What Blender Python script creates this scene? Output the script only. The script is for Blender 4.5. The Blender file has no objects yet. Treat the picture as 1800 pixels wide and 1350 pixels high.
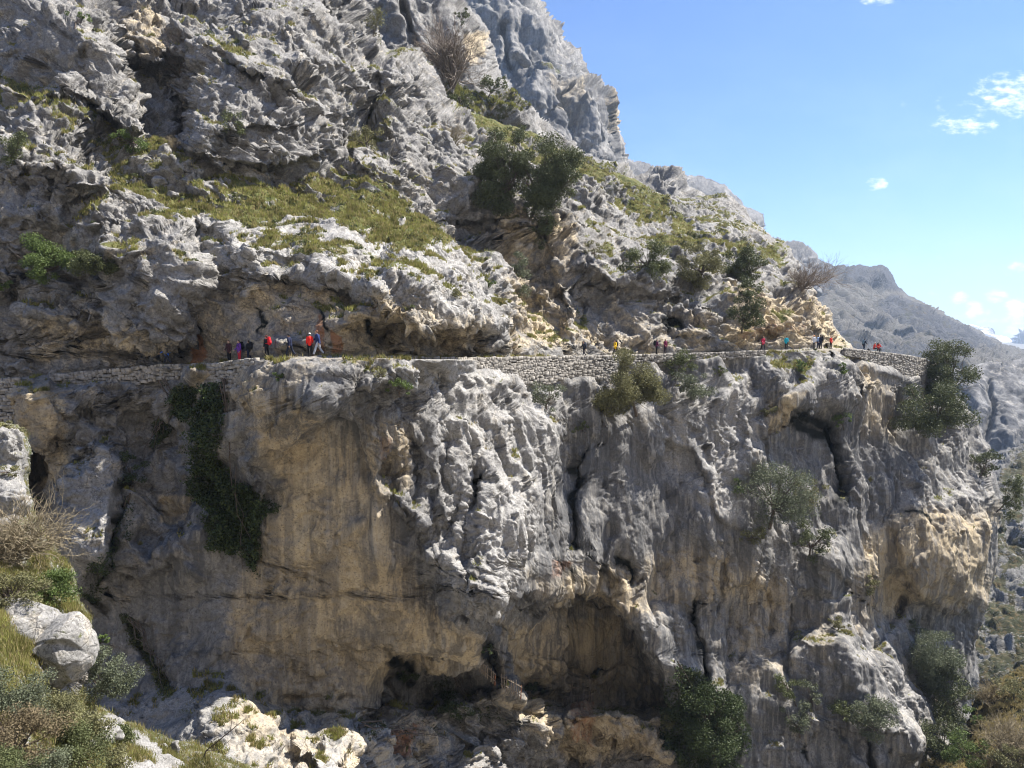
import bpy, bmesh, math, random
import numpy as np
from mathutils import Vector, Matrix

scene = bpy.context.scene
col = scene.collection
PI = math.pi
R = math.radians

# ------------------------------------------------------------------ camera
F = 1330.0                      # focal length in pixels of the 1800 px wide photograph
PITCH = R(4.09)
CAM = np.array([0.0, 0.0, 80.0])
cd = bpy.data.cameras.new('camera'); cam = bpy.data.objects.new('camera', cd); col.objects.link(cam)
cd.sensor_width = 36.0; cd.lens = 36.0 * F / 1800.0
cd.clip_start = 0.5; cd.clip_end = 30000
cam.location = CAM; cam.rotation_euler = (R(90) - PITCH, 0, 0)
scene.camera = cam

# ------------------------------------------------------------------ sun and sky
SUN_EL = R(54); SUN_AZ = R(-22)      # azimuth measured from +X (right of the view) towards -Y (behind the camera)
sun_dir = Vector((math.cos(SUN_EL) * math.cos(SUN_AZ), -math.cos(SUN_EL) * math.sin(SUN_AZ), math.sin(SUN_EL)))
sd_ = bpy.data.lights.new('sun', 'SUN'); sun = bpy.data.objects.new('sun', sd_); col.objects.link(sun)
sd_.energy = 5.0; sd_.angle = R(0.5); sd_.color = (1.0, 0.945, 0.86)
sun.rotation_euler = sun_dir.to_track_quat('Z', 'Y').to_euler(); sun.location = (60, 20, 160)

scene.view_settings.view_transform = 'Standard'; scene.view_settings.look = 'None'
scene.view_settings.exposure = 1.3; scene.view_settings.gamma = 1.0
scene.view_settings.use_curve_mapping = False
try:
    scene.cycles.pixel_filter_type = 'BLACKMAN_HARRIS'; scene.cycles.filter_width = 1.1
    scene.cycles.max_bounces = 6; scene.cycles.diffuse_bounces = 3; scene.cycles.volume_bounces = 0
    scene.cycles.transparent_max_bounces = 8
except Exception: pass

def nd(nt, t, **kw):
    n = nt.nodes.new(t)
    for k, v in kw.items():
        if k in n.inputs: n.inputs[k].default_value = v
        else: setattr(n, k, v)
    return n
def lk(nt, a, b): nt.links.new(a, b)
def mth(nt, op, a, b=None, c=None, clamp=False):
    n = nt.nodes.new('ShaderNodeMath'); n.operation = op; n.use_clamp = clamp
    for i, v in enumerate((a, b, c)):
        if v is None: continue
        if isinstance(v, (int, float)): n.inputs[i].default_value = v
        else: nt.links.new(v, n.inputs[i])
    return n.outputs[0]
def mixc(nt, f, a, b):
    n = nt.nodes.new('ShaderNodeMix'); n.data_type = 'RGBA'
    for sock, v in ((n.inputs[0], f), (n.inputs[6], a), (n.inputs[7], b)):
        if isinstance(v, (int, float)): sock.default_value = v
        elif isinstance(v, tuple): sock.default_value = (*v[:3], 1)
        else: nt.links.new(v, sock)
    return n.outputs[2]
def ramp(nt, src, stops, interp='LINEAR'):
    n = nt.nodes.new('ShaderNodeValToRGB'); r = n.color_ramp; r.interpolation = interp
    while len(r.elements) < len(stops): r.elements.new(0.5)
    for e, (p, c) in zip(r.elements, stops):
        e.position = p; e.color = (c, c, c, 1) if isinstance(c, (int, float)) else (*c, 1)
    nt.links.new(src, n.inputs[0]); return n.outputs[0]

def pixdir(px, py):
    x = (px - 900.0) / F; y = (675.0 - py) / F
    sp, cp = math.sin(PITCH), math.cos(PITCH)
    return np.stack(np.broadcast_arrays(x, cp + y * sp, -sp + y * cp), -1)
def at(px, py, Z):
    return CAM + np.asarray(Z)[..., None] * pixdir(np.asarray(px, float), np.asarray(py, float))

world = bpy.data.worlds.new('World'); scene.world = world; world.use_nodes = True
nt = world.node_tree; nt.nodes.clear()
sky = nd(nt, 'ShaderNodeTexSky', sky_type='NISHITA', sun_disc=False, sun_elevation=SUN_EL,
         sun_rotation=R(90) + SUN_AZ, altitude=900.0, air_density=1.0, dust_density=0.2, ozone_density=3.0)
tc = nd(nt, 'ShaderNodeTexCoord'); sep = nd(nt, 'ShaderNodeSeparateXYZ'); lk(nt, tc.outputs['Generated'], sep.inputs[0])
ysafe = mth(nt, 'MAXIMUM', sep.outputs[1], 0.05)
sx = mth(nt, 'DIVIDE', sep.outputs[0], ysafe); sz = mth(nt, 'DIVIDE', sep.outputs[2], ysafe)
comb = nd(nt, 'ShaderNodeCombineXYZ'); lk(nt, sx, comb.inputs[0]); lk(nt, mth(nt, 'MULTIPLY', sz, 2.2), comb.inputs[1])
cn = nd(nt, 'ShaderNodeTexNoise', Scale=46.0, Detail=9.0, Roughness=0.6); lk(nt, comb.outputs[0], cn.inputs['Vector'])
cn2 = nd(nt, 'ShaderNodeTexNoise', Scale=7.0, Detail=5.0, Roughness=0.55); lk(nt, comb.outputs[0], cn2.inputs['Vector'])
CLOUDS = [(1785, 168, 60, 26, 1.0), (1690, 219, 44, 12, 0.95), (1735, 212, 20, 10, .8), (1640, 183, 46, 9, .38), (1700, 178, 40, 9, .3), (1541, 323, 14, 8, 1.2),
          (1540, 2, 22, 6, .9), (1685, 522, 14, 8, 1.25), (1752, 521, 18, 8, 1.3), (1712, 545, 14, 11, 1.3),
          (1790, 542, 26, 12, 1.3), (1795, 472, 40, 10, .7), (1700, 575, 150, 26, .55), (1670, 500, 130, 60, .25), (1790, 575, 40, 16, .8)]
tot = None
for (px, py, rx, ry, a) in CLOUDS:
    d = pixdir(px, py); cx, cz = d[0] / d[1], d[2] / d[1]
    dx = mth(nt, 'DIVIDE', mth(nt, 'SUBTRACT', sx, float(cx)), rx * 1.7 / F)
    dz = mth(nt, 'DIVIDE', mth(nt, 'SUBTRACT', sz, float(cz)), ry * 1.9 / F)
    r2 = mth(nt, 'ADD', mth(nt, 'MULTIPLY', dx, dx), mth(nt, 'MULTIPLY', dz, dz))
    g = mth(nt, 'MULTIPLY', mth(nt, 'SUBTRACT', 1.0, r2, clamp=True), a)
    tot = g if tot is None else mth(nt, 'MAXIMUM', tot, g)
cl = mth(nt, 'ADD', mth(nt, 'MULTIPLY', tot, 0.95), mth(nt, 'MULTIPLY', mth(nt, 'SUBTRACT', cn.outputs[0], 0.5), 3.4))
cl = mth(nt, 'MULTIPLY', mth(nt, 'SUBTRACT', cl, 0.42, clamp=True), mth(nt, 'MULTIPLY', tot, 2.0, clamp=True), clamp=True)
cl = mth(nt, 'MULTIPLY', mth(nt, 'POWER', mth(nt, 'MULTIPLY', cl, 1.0, clamp=True), 1.3), 0.9)
_mt = nt.nodes.new('ShaderNodeMix'); _mt.data_type = 'RGBA'; _mt.blend_type = 'MULTIPLY'; _mt.inputs[0].default_value = 1.0; lk(nt, sky.outputs[0], _mt.inputs[6]); _mt.inputs[7].default_value = (0.63, 0.80, 1.06, 1); skyc = _mt.outputs[2]
haze_low = ramp(nt, sz, [(0.0, 0.16), (0.22, 0.03), (0.42, 0.02)])
wisp = mth(nt, 'MULTIPLY', ramp(nt, cn2.outputs[0], [(0.45, 0.0), (0.75, 0.5)]), ramp(nt, sz, [(0.02, 1.0), (0.30, 0.25), (0.5, 0.0)]))
c0 = mixc(nt, mth(nt, 'ADD', haze_low, mth(nt, 'MULTIPLY', wisp, 0.55), clamp=True), skyc, (4.1, 5.6, 7.8))
c1 = mixc(nt, cl, c0, (9.5, 9.7, 10.0))
bg = nd(nt, 'ShaderNodeBackground', Strength=0.074); wo = nd(nt, 'ShaderNodeOutputWorld')
lk(nt, c1, bg.inputs[0]); lk(nt, bg.outputs[0], wo.inputs[0])

# ------------------------------------------------------------------ object helpers
def tag(o, label=None, cat=None, group=None, kind=None):
    if label: o['label'] = label
    if cat: o['category'] = cat
    if group: o['group'] = group
    if kind: o['kind'] = kind
    return o
def empty(name, loc, label, cat, group=None, rz=0.0):
    o = bpy.data.objects.new(name, None); col.objects.link(o); o.location = [float(c) for c in loc]
    o.rotation_euler = (0, 0, rz); o.empty_display_size = 0.3
    return tag(o, label, cat, group)
def np_mesh(name, V, Fc, mat, parent=None, smooth=False, attrs=None, ref=None):
    """V (n,3), Fc list of (m,k) int arrays (k=3 or 4). With a parent, V is given in world space when ref is set."""
    if not isinstance(Fc, list): Fc = [Fc]
    Fc = [f for f in Fc if len(f)]
    me = bpy.data.meshes.new(name)
    V = np.asarray(V, np.float64)
    if ref is not None: V = V - np.asarray(ref)[None, :]
    me.vertices.add(len(V)); me.vertices.foreach_set('co', V.astype(np.float32).ravel())
    nl = sum(f.size for f in Fc); nf = sum(len(f) for f in Fc)
    me.loops.add(nl); me.loops.foreach_set('vertex_index', np.concatenate([f.ravel() for f in Fc]).astype(np.int32))
    tot = np.concatenate([np.full(len(f), f.shape[1], np.int32) for f in Fc])
    st = np.concatenate([[0], np.cumsum(tot)[:-1]]).astype(np.int32)
    me.polygons.add(nf); me.polygons.foreach_set('loop_start', st); me.polygons.foreach_set('loop_total', tot)
    if smooth: me.polygons.foreach_set('use_smooth', np.ones(nf, bool))
    for k, a in (attrs or {}).items():
        at_ = me.attributes.new(k, 'FLOAT', 'POINT'); at_.data.foreach_set('value', np.asarray(a, np.float32))
    me.update(calc_edges=True); me.validate()
    if mat: me.materials.append(mat)
    o = bpy.data.objects.new(name, me); col.objects.link(o)
    if parent: o.parent = parent
    return o

# ------------------------------------------------------------------ noise (numpy)
def _h(ix, iy, iz, seed):
    h = (ix.astype(np.uint32) * np.uint32(374761393)) ^ (iy.astype(np.uint32) * np.uint32(668265263)) ^ (iz.astype(np.uint32) * np.uint32(2147483647)) ^ np.uint32((seed * 974711 + 12345) & 0xffffffff)
    h = (h ^ (h >> np.uint32(13))) * np.uint32(1274126177)
    h = (h ^ (h >> np.uint32(15))) * np.uint32(2246822519)
    return h ^ (h >> np.uint32(16))
_rs = np.random.RandomState(7)
_G = _rs.normal(size=(256, 3)).astype(np.float32); _G /= np.linalg.norm(_G, axis=1)[:, None]
def gn(P, seed=0):
    P = P.astype(np.float32); I = np.floor(P).astype(np.int64); f = P - I.astype(np.float32)
    w = f * f * f * (f * (f * 6 - 15) + 10)
    out = np.zeros(P.shape[:-1], np.float32)
    for dx in (0, 1):
        for dy in (0, 1):
            for dz in (0, 1):
                g = _G[_h(I[..., 0] + dx, I[..., 1] + dy, I[..., 2] + dz, seed) & np.uint32(255)]
                d = g[..., 0] * (f[..., 0] - dx) + g[..., 1] * (f[..., 1] - dy) + g[..., 2] * (f[..., 2] - dz)
                out += d * (w[..., 0] if dx else 1 - w[..., 0]) * (w[..., 1] if dy else 1 - w[..., 1]) * (w[..., 2] if dz else 1 - w[..., 2])
    return out * 1.6
def fbm(P, oct=4, seed=0, gain=0.5, lac=2.03):
    a, s, o = 1.0, 0, 0
    for i in range(oct):
        s = s + a * gn(P, seed + i * 17); o += a; a *= gain; P = P * lac + 3.7
    return s / o
def ridged(P, oct=4, seed=0, gain=0.5):
    a, s, o = 1.0, 0, 0
    for i in range(oct):
        s = s + a * (1 - 2 * np.abs(gn(P, seed + i * 13))); o += a; a *= gain; P = P * 2.1 + 1.3
    return s / o
def facet(P, seed=0, tilt=1.0, crack=0.35, cw=0.12, jit=0.85, bw=0.3):
    """blocky fractured rock: every random cell is a tilted plane, with a groove between cells"""
    P = P.astype(np.float32); I0 = np.floor(P - 0.5).astype(np.int64)
    sh = P.shape[:-1]
    b1 = np.full(sh, 9e9, np.float32); b2 = np.full(sh, 9e9, np.float32); val = np.zeros(sh, np.float32); val2 = np.zeros(sh, np.float32)
    for dx in (0, 1):
        for dy in (0, 1):
            for dz in (0, 1):
                ix, iy, iz = I0[..., 0] + dx, I0[..., 1] + dy, I0[..., 2] + dz
                h = _h(ix, iy, iz, seed)
                jx = (h & np.uint32(1023)).astype(np.float32) / 1023; jy = ((h >> np.uint32(10)) & np.uint32(1023)).astype(np.float32) / 1023
                jz = ((h >> np.uint32(20)) & np.uint32(1023)).astype(np.float32) / 1023
                vx = P[..., 0] - (ix + 0.5 + (jx - 0.5) * jit); vy = P[..., 1] - (iy + 0.5 + (jy - 0.5) * jit); vz = P[..., 2] - (iz + 0.5 + (jz - 0.5) * jit)
                d = vx * vx + vy * vy + vz * vz
                g = _G[(h >> np.uint32(5)) & np.uint32(255)]
                v = ((h >> np.uint32(9)) & np.uint32(511)).astype(np.float32) / 511 - 0.5 + tilt * (g[..., 0] * vx + g[..., 1] * vy + g[..., 2] * vz)
                m = d < b1; m2 = (~m) & (d < b2)
                val2 = np.where(m, val, np.where(m2, v, val2)); b2 = np.where(m, b1, np.where(m2, d, b2)); b1 = np.where(m, d, b1); val = np.where(m, v, val)
    e = np.sqrt(b2) - np.sqrt(b1)
    k = .5 + .5 * np.clip(e / bw, 0, 1); val = val * k + val2 * (1 - k)
    return val - crack * np.exp(-(e / cw) ** 2)
def strata(t, seed=0, bw=.16, tilt=.7):
    """stacked beds along the coordinate t: every bed has its own offset and leans a little"""
    k = np.floor(t).astype(np.int64); f = t - k; r = lambda q: (_h(q, q * 0 + 3, q * 0 + 7, seed) & np.uint32(1023)).astype(np.float32) / 1023 - .5
    a = r(k) + (f - .5) * tilt; b = r(k - 1) + .5 * tilt; w = np.clip(f / bw, 0, 1); return b * (1 - w) + a * w
def lin(x, a, b): return np.clip((x - a) / (b - a), 0, 1)
def sst(x, a, b):
    t = lin(x, a, b); return t * t * (3 - 2 * t)

# ------------------------------------------------------------------ sculpting tools in the photograph's pixels
def poly_sd(U, V, poly):
    """signed distance (px) to a closed polygon, positive inside"""
    poly = np.array(poly, np.float32); U = U.astype(np.float32); V = V.astype(np.float32)
    best = np.full(U.shape, 1e12, np.float32); ins = np.zeros(U.shape, bool)
    n = len(poly)
    for i in range(n):
        a = poly[i]; b = poly[(i + 1) % n]; ex, ey = b - a; L = ex * ex + ey * ey + 1e-6
        t = np.clip(((U - a[0]) * ex + (V - a[1]) * ey) / L, 0, 1)
        d = (U - a[0] - t * ex) ** 2 + (V - a[1] - t * ey) ** 2
        best = np.minimum(best, d)
        c = ((a[1] <= V) != (b[1] <= V))
        if ey != 0: ins ^= c & (U < a[0] + (V - a[1]) * ex / ey)
    return np.where(ins, 1, -1) * np.sqrt(best)
def line_d(U, V, pts):
    """distance, side (+ = right-hand side when walking, image coords) and parameter 0..1 along a polyline"""
    pts = np.array(pts, np.float32); seg = np.linalg.norm(np.diff(pts, axis=0), axis=1); L = np.concatenate([[0], np.cumsum(seg)]); L /= L[-1]
    best = np.full(U.shape, 1e12, np.float32); side = np.ones(U.shape, np.float32); tt = np.zeros(U.shape, np.float32)
    for i in range(len(pts) - 1):
        a, b = pts[i], pts[i + 1]; ex, ey = b - a; q = ex * ex + ey * ey + 1e-6
        t = np.clip(((U - a[0]) * ex + (V - a[1]) * ey) / q, 0, 1)
        d = (U - a[0] - t * ex) ** 2 + (V - a[1] - t * ey) ** 2
        m = d < best; best = np.where(m, d, best)
        side = np.where(m, np.sign(ex * (V - a[1]) - ey * (U - a[0])), side); tt = np.where(m, L[i] + t * (L[i + 1] - L[i]), tt)
    return np.sqrt(best), side, tt
WIDE = 1.5
def local(U, V, pts, r):
    """index box of the grid near a feature, to keep features cheap"""
    p = np.array(pts, float); u0, v0 = p.min(0) - r; u1, v1 = p.max(0) + r
    k = 6; Us = U[::k, ::k]; Vs = V[::k, ::k]; m = (Us >= u0 - 12) & (Us <= u1 + 12) & (Vs >= v0 - 12) & (Vs <= v1 + 12)
    jj = np.nonzero(m.any(1))[0]; ii = np.nonzero(m.any(0))[0]
    if len(jj) == 0: return slice(0, 0), slice(0, 0)
    return slice(max(jj[0] * k - k, 0), jj[-1] * k + k + 1), slice(max(ii[0] * k - k, 0), ii[-1] * k + k + 1)
def step(Z, U, V, WU, WV, pts, amp, fall, w=2.5, side=1):
    """the given side of the line stands nearer by amp, dying away over fall px; the line wobbles with WU, WV"""
    s = local(U, V, pts, fall * 3)
    if Z[s].size == 0: return
    d, sd, t = line_d(U[s] + WU[s], V[s] + WV[s], pts)
    w = max(w, min(WIDE * abs(amp), 9)); x = d * sd * side; end = np.clip(np.minimum(t, 1 - t) * 8, 0, 1)
    far = np.exp(-(d / fall))
    Z[s] -= amp * end * far * (1 / (1 + np.exp(-np.clip(x / w, -30, 30))) )
def trench(Z, U, V, WU, WV, pts, depth, w):
    s = local(U, V, pts, w * 4)
    if Z[s].size == 0: return
    d, sd, t = line_d(U[s] + WU[s] * .5, V[s] + WV[s] * .5, pts); end = np.clip(np.minimum(t, 1 - t) * 6 + 0.25, 0, 1)
    Z[s] += depth * end * np.exp(-(d / w) ** 2)
def blob(Z, U, V, cu, cv, ru, rv, amp, rot=0, p=2):
    r = max(ru, rv) * 2.6; s = local(U, V, [(cu, cv)], r)
    if Z[s].size == 0: return
    c, sn = math.cos(R(rot)), math.sin(R(rot)); x = U[s] - cu; y = V[s] - cv
    q = (((x * c + y * sn) / ru) ** 2 + ((-x * sn + y * c) / rv) ** 2) ** (p / 2)
    Z[s] -= amp * np.exp(-q)
def rbf(ctrl, smooth=1e-3):
    c = np.array(ctrl, float); X = c[:, :2] / 300.0; y = c[:, 2]; n = len(c)
    r = np.linalg.norm(X[:, None] - X[None], axis=2); K = np.where(r > 0, r * r * np.log(r + 1e-9), 0) + smooth * np.eye(n)
    A = np.zeros((n + 3, n + 3)); A[:n, :n] = K; A[:n, n] = 1; A[:n, n + 1:] = X; A[n, :n] = 1; A[n + 1:, :n] = X.T
    w = np.linalg.solve(A, np.concatenate([y, np.zeros(3)]))
    def f(U, V):
        sh = U.shape; u = U.ravel() / 300.0; v = V.ravel() / 300.0; out = w[n] + w[n + 1] * u + w[n + 2] * v
        for i in range(n):
            r2 = (u - X[i, 0]) ** 2 + (v - X[i, 1]) ** 2; out = out + w[i] * 0.5 * r2 * np.log(r2 + 1e-12)
        return out.reshape(sh)
    def g(U, V):   # evaluate coarsely, then interpolate bilinearly: the base surface is smooth
        us = np.linspace(U.min(), U.max(), 160); vs = np.linspace(V.min(), V.max(), 130); A_, B_ = np.meshgrid(us, vs); C = f(A_, B_)
        x = (U - us[0]) / (us[1] - us[0]); yv = (V - vs[0]) / (vs[1] - vs[0]); i = np.clip(x.astype(int), 0, 158); j = np.clip(yv.astype(int), 0, 128); fx = x - i; fy = yv - j
        return (C[j, i] * (1 - fx) + C[j, i + 1] * fx) * (1 - fy) + (C[j + 1, i] * (1 - fx) + C[j + 1, i + 1] * fx) * fy
    return g
def normals(P):
    du = np.empty_like(P); dv = np.empty_like(P)
    du[:, 1:-1] = P[:, 2:] - P[:, :-2]; du[:, 0] = P[:, 1] - P[:, 0]; du[:, -1] = P[:, -1] - P[:, -2]
    dv[1:-1] = P[2:] - P[:-2]; dv[0] = P[1] - P[0]; dv[-1] = P[-1] - P[-2]
    n = np.cross(dv, du); n /= np.linalg.norm(n, axis=2)[..., None] + 1e-9
    return -n if (n * (P - CAM)).sum(-1).mean() > 0 else n
def blur(A, k):
    for ax in (0, 1):
        pad = [(0, 0)] * A.ndim; pad[ax] = (k, k); B = np.cumsum(np.pad(A, pad, mode='edge'), axis=ax, dtype=np.float64)
        z = np.zeros_like(np.take(B, [0], axis=ax)); B = np.concatenate([z, B], axis=ax)
        n = A.shape[ax]; A = (np.take(B, range(2 * k + 1, 2 * k + 1 + n), axis=ax) - np.take(B, range(0, n), axis=ax)) / (2 * k + 1)
    return A
class Relief: pass
def bil(G, u0, v0, h, U, V):
    x = np.clip((U - u0) / h, 0, G.shape[1] - 1.001); y = np.clip((V - v0) / h, 0, G.shape[0] - 1.001)
    i = x.astype(np.int32); j = y.astype(np.int32); fx = x - i; fy = y - j
    return (G[j, i] * (1 - fx) + G[j, i + 1] * fx) * (1 - fy) + (G[j + 1, i] * (1 - fx) + G[j + 1, i + 1] * fx) * fy
def relief(name, box, stp, poly, zfun, dfun, back=10., bw=10., sdn=(4., 40.), lim=14., skirt=0.6, mat=None, afun=None, seed=1, nblur=3, dens=1.0):
    h = 3.0
    cu = np.arange(box[0] - 20, box[2] + 24, h); cv = np.arange(box[1] - 20, box[3] + 24, h); CU, CV = np.meshgrid(cu, cv)
    sd = poly_sd(CU, CV, poly)
    Q = np.stack([CU / sdn[1], CV / sdn[1], np.zeros_like(CU)], -1)
    sd = (sd + sdn[0] * (fbm(Q, 4, seed) * 1.4) * np.exp(-np.abs(sd) / 60)).astype(np.float64)
    gv, gu = np.gradient(sd, h); gg = np.clip(gu * gu + gv * gv, 0.3, 9)
    # spread the grid so that steep side walls get their share of points
    Zc = zfun(CU, CV); pm = Zc / F; Pc = at(CU, CV, Zc); Nc = blur(normals(blur(Pc, 3)), 5); Nc /= np.linalg.norm(Nc, axis=2)[..., None] + 1e-9
    Pc = Pc + Nc * dfun(Pc, Nc, CU, CV, 0)[..., None]; Zc = blur(Pc[..., 1], 1)
    zy, zx = np.gradient(Zc, h); DU = blur(np.minimum(np.abs(zx) / pm * .5 * dens, 4.0 * dens), 2) + 1; DV = blur(np.minimum(np.abs(zy) / pm * .35 * dens, 3.0 * dens), 2) + 1
    nu = int((box[2] - box[0]) / stp); nv = int((box[3] - box[1]) / stp)
    u = np.linspace(0, 1, nu); v = np.linspace(0, 1, nv)
    cuR = np.clip(cu, box[0], box[2])
    rows = np.empty((len(cv), nu))
    ins = (cu >= box[0]) & (cu <= box[2])
    for j in range(len(cv)):
        c = np.cumsum(DU[j] * ins); c = (c - c[0]) / (c[-1] - c[0]); rows[j] = np.interp(u, c, cuR)
    rows = rows.astype(np.float64)
    # v spacing from the densities along each final column
    U = np.empty((nv, nu)); V = np.empty((nv, nu)); insv = (cv >= box[1]) & (cv <= box[3]); cvR = np.clip(cv, box[1], box[3])
    DVr = bil(DV, cu[0], cv[0], h, rows, np.repeat(cv[:, None], nu, 1))
    for i in range(nu):
        c = np.cumsum(DVr[:, i] * insv); c = (c - c[0]) / (c[-1] - c[0]); V[:, i] = np.interp(v, c, cvR)
        U[:, i] = np.interp(V[:, i], cv, rows[:, i])
    SD = bil(sd, cu[0], cv[0], h, U, V); GU = bil(gu / gg, cu[0], cv[0], h, U, V); GV = bil(gv / gg, cu[0], cv[0], h, U, V); sd = SD
    out = np.minimum(sd, 0)
    U2 = U - out * GU; V2 = V - out * GV
    Z = zfun(U2, V2)
    Z = Z + back * np.exp(-np.maximum(sd, 0) / bw) - out * skirt
    P = at(U2, V2, Z)
    N = blur(normals(blur(P, nblur)), nblur * 2); N /= np.linalg.norm(N, axis=2)[..., None] + 1e-9
    fade = (1 - 0.5 * np.exp(-np.maximum(sd, 0) / 6))[..., None]
    d = dfun(P, N, U2, V2, 0); P = P + N * d[..., None] * fade
    Nf = blur(normals(blur(P, 2)), 3); Nf /= np.linalg.norm(Nf, axis=2)[..., None] + 1e-9
    d = dfun(P, Nf, U2, V2, 1); P = P + Nf * d[..., None] * fade
    N2 = normals(P)
    keep = sd > -lim
    fk = keep[:-1, :-1] & keep[1:, :-1] & keep[:-1, 1:] & keep[1:, 1:]
    idx = np.arange(nv * nu).reshape(nv, nu)
    q = np.stack([idx[:-1, :-1][fk], idx[1:, :-1][fk], idx[1:, 1:][fk], idx[:-1, 1:][fk]], 1)
    used = np.zeros(nv * nu, bool); used[q.ravel()] = True; m = np.cumsum(used) - 1
    A_ = afun(P, N2, U2, V2, d) if afun else {}; attrs = {k: a.ravel()[used] for k, a in A_.items()}
    o = np_mesh(name, P.reshape(-1, 3)[used], m[q], mat, smooth=False, attrs=attrs)
    tag(o, kind='structure')
    r = Relief(); r.o = o; r.P = P; r.N = N2; r.Nb = N; r.sd = sd; r.U = U; r.V = V; r.attrs = {'grass': A_.get('grass')}
    return r
def surf(r, u, v, k=2):
    """point and outward normal of a relief at a pixel"""
    j, i = np.unravel_index(np.argmin((r.U[::4, ::4] - u) ** 2 + (r.V[::4, ::4] - v) ** 2), r.U[::4, ::4].shape); j *= 4; i *= 4
    for _ in range(2):
        j0 = max(j - 5, 0); i0 = max(i - 5, 0); W = (r.U[j0:j + 6, i0:i + 6] - u) ** 2 + (r.V[j0:j + 6, i0:i + 6] - v) ** 2
        a, b = np.unravel_index(np.argmin(W), W.shape); j, i = j0 + a, i0 + b
    j = min(max(j, k), r.P.shape[0] - k - 1); i = min(max(i, k), r.P.shape[1] - k - 1)
    p = np.median(r.P[j - k:j + k + 1, i - k:i + k + 1].reshape(-1, 3), axis=0); return p, r.Nb[j, i]
STEP = 1.45

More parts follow.
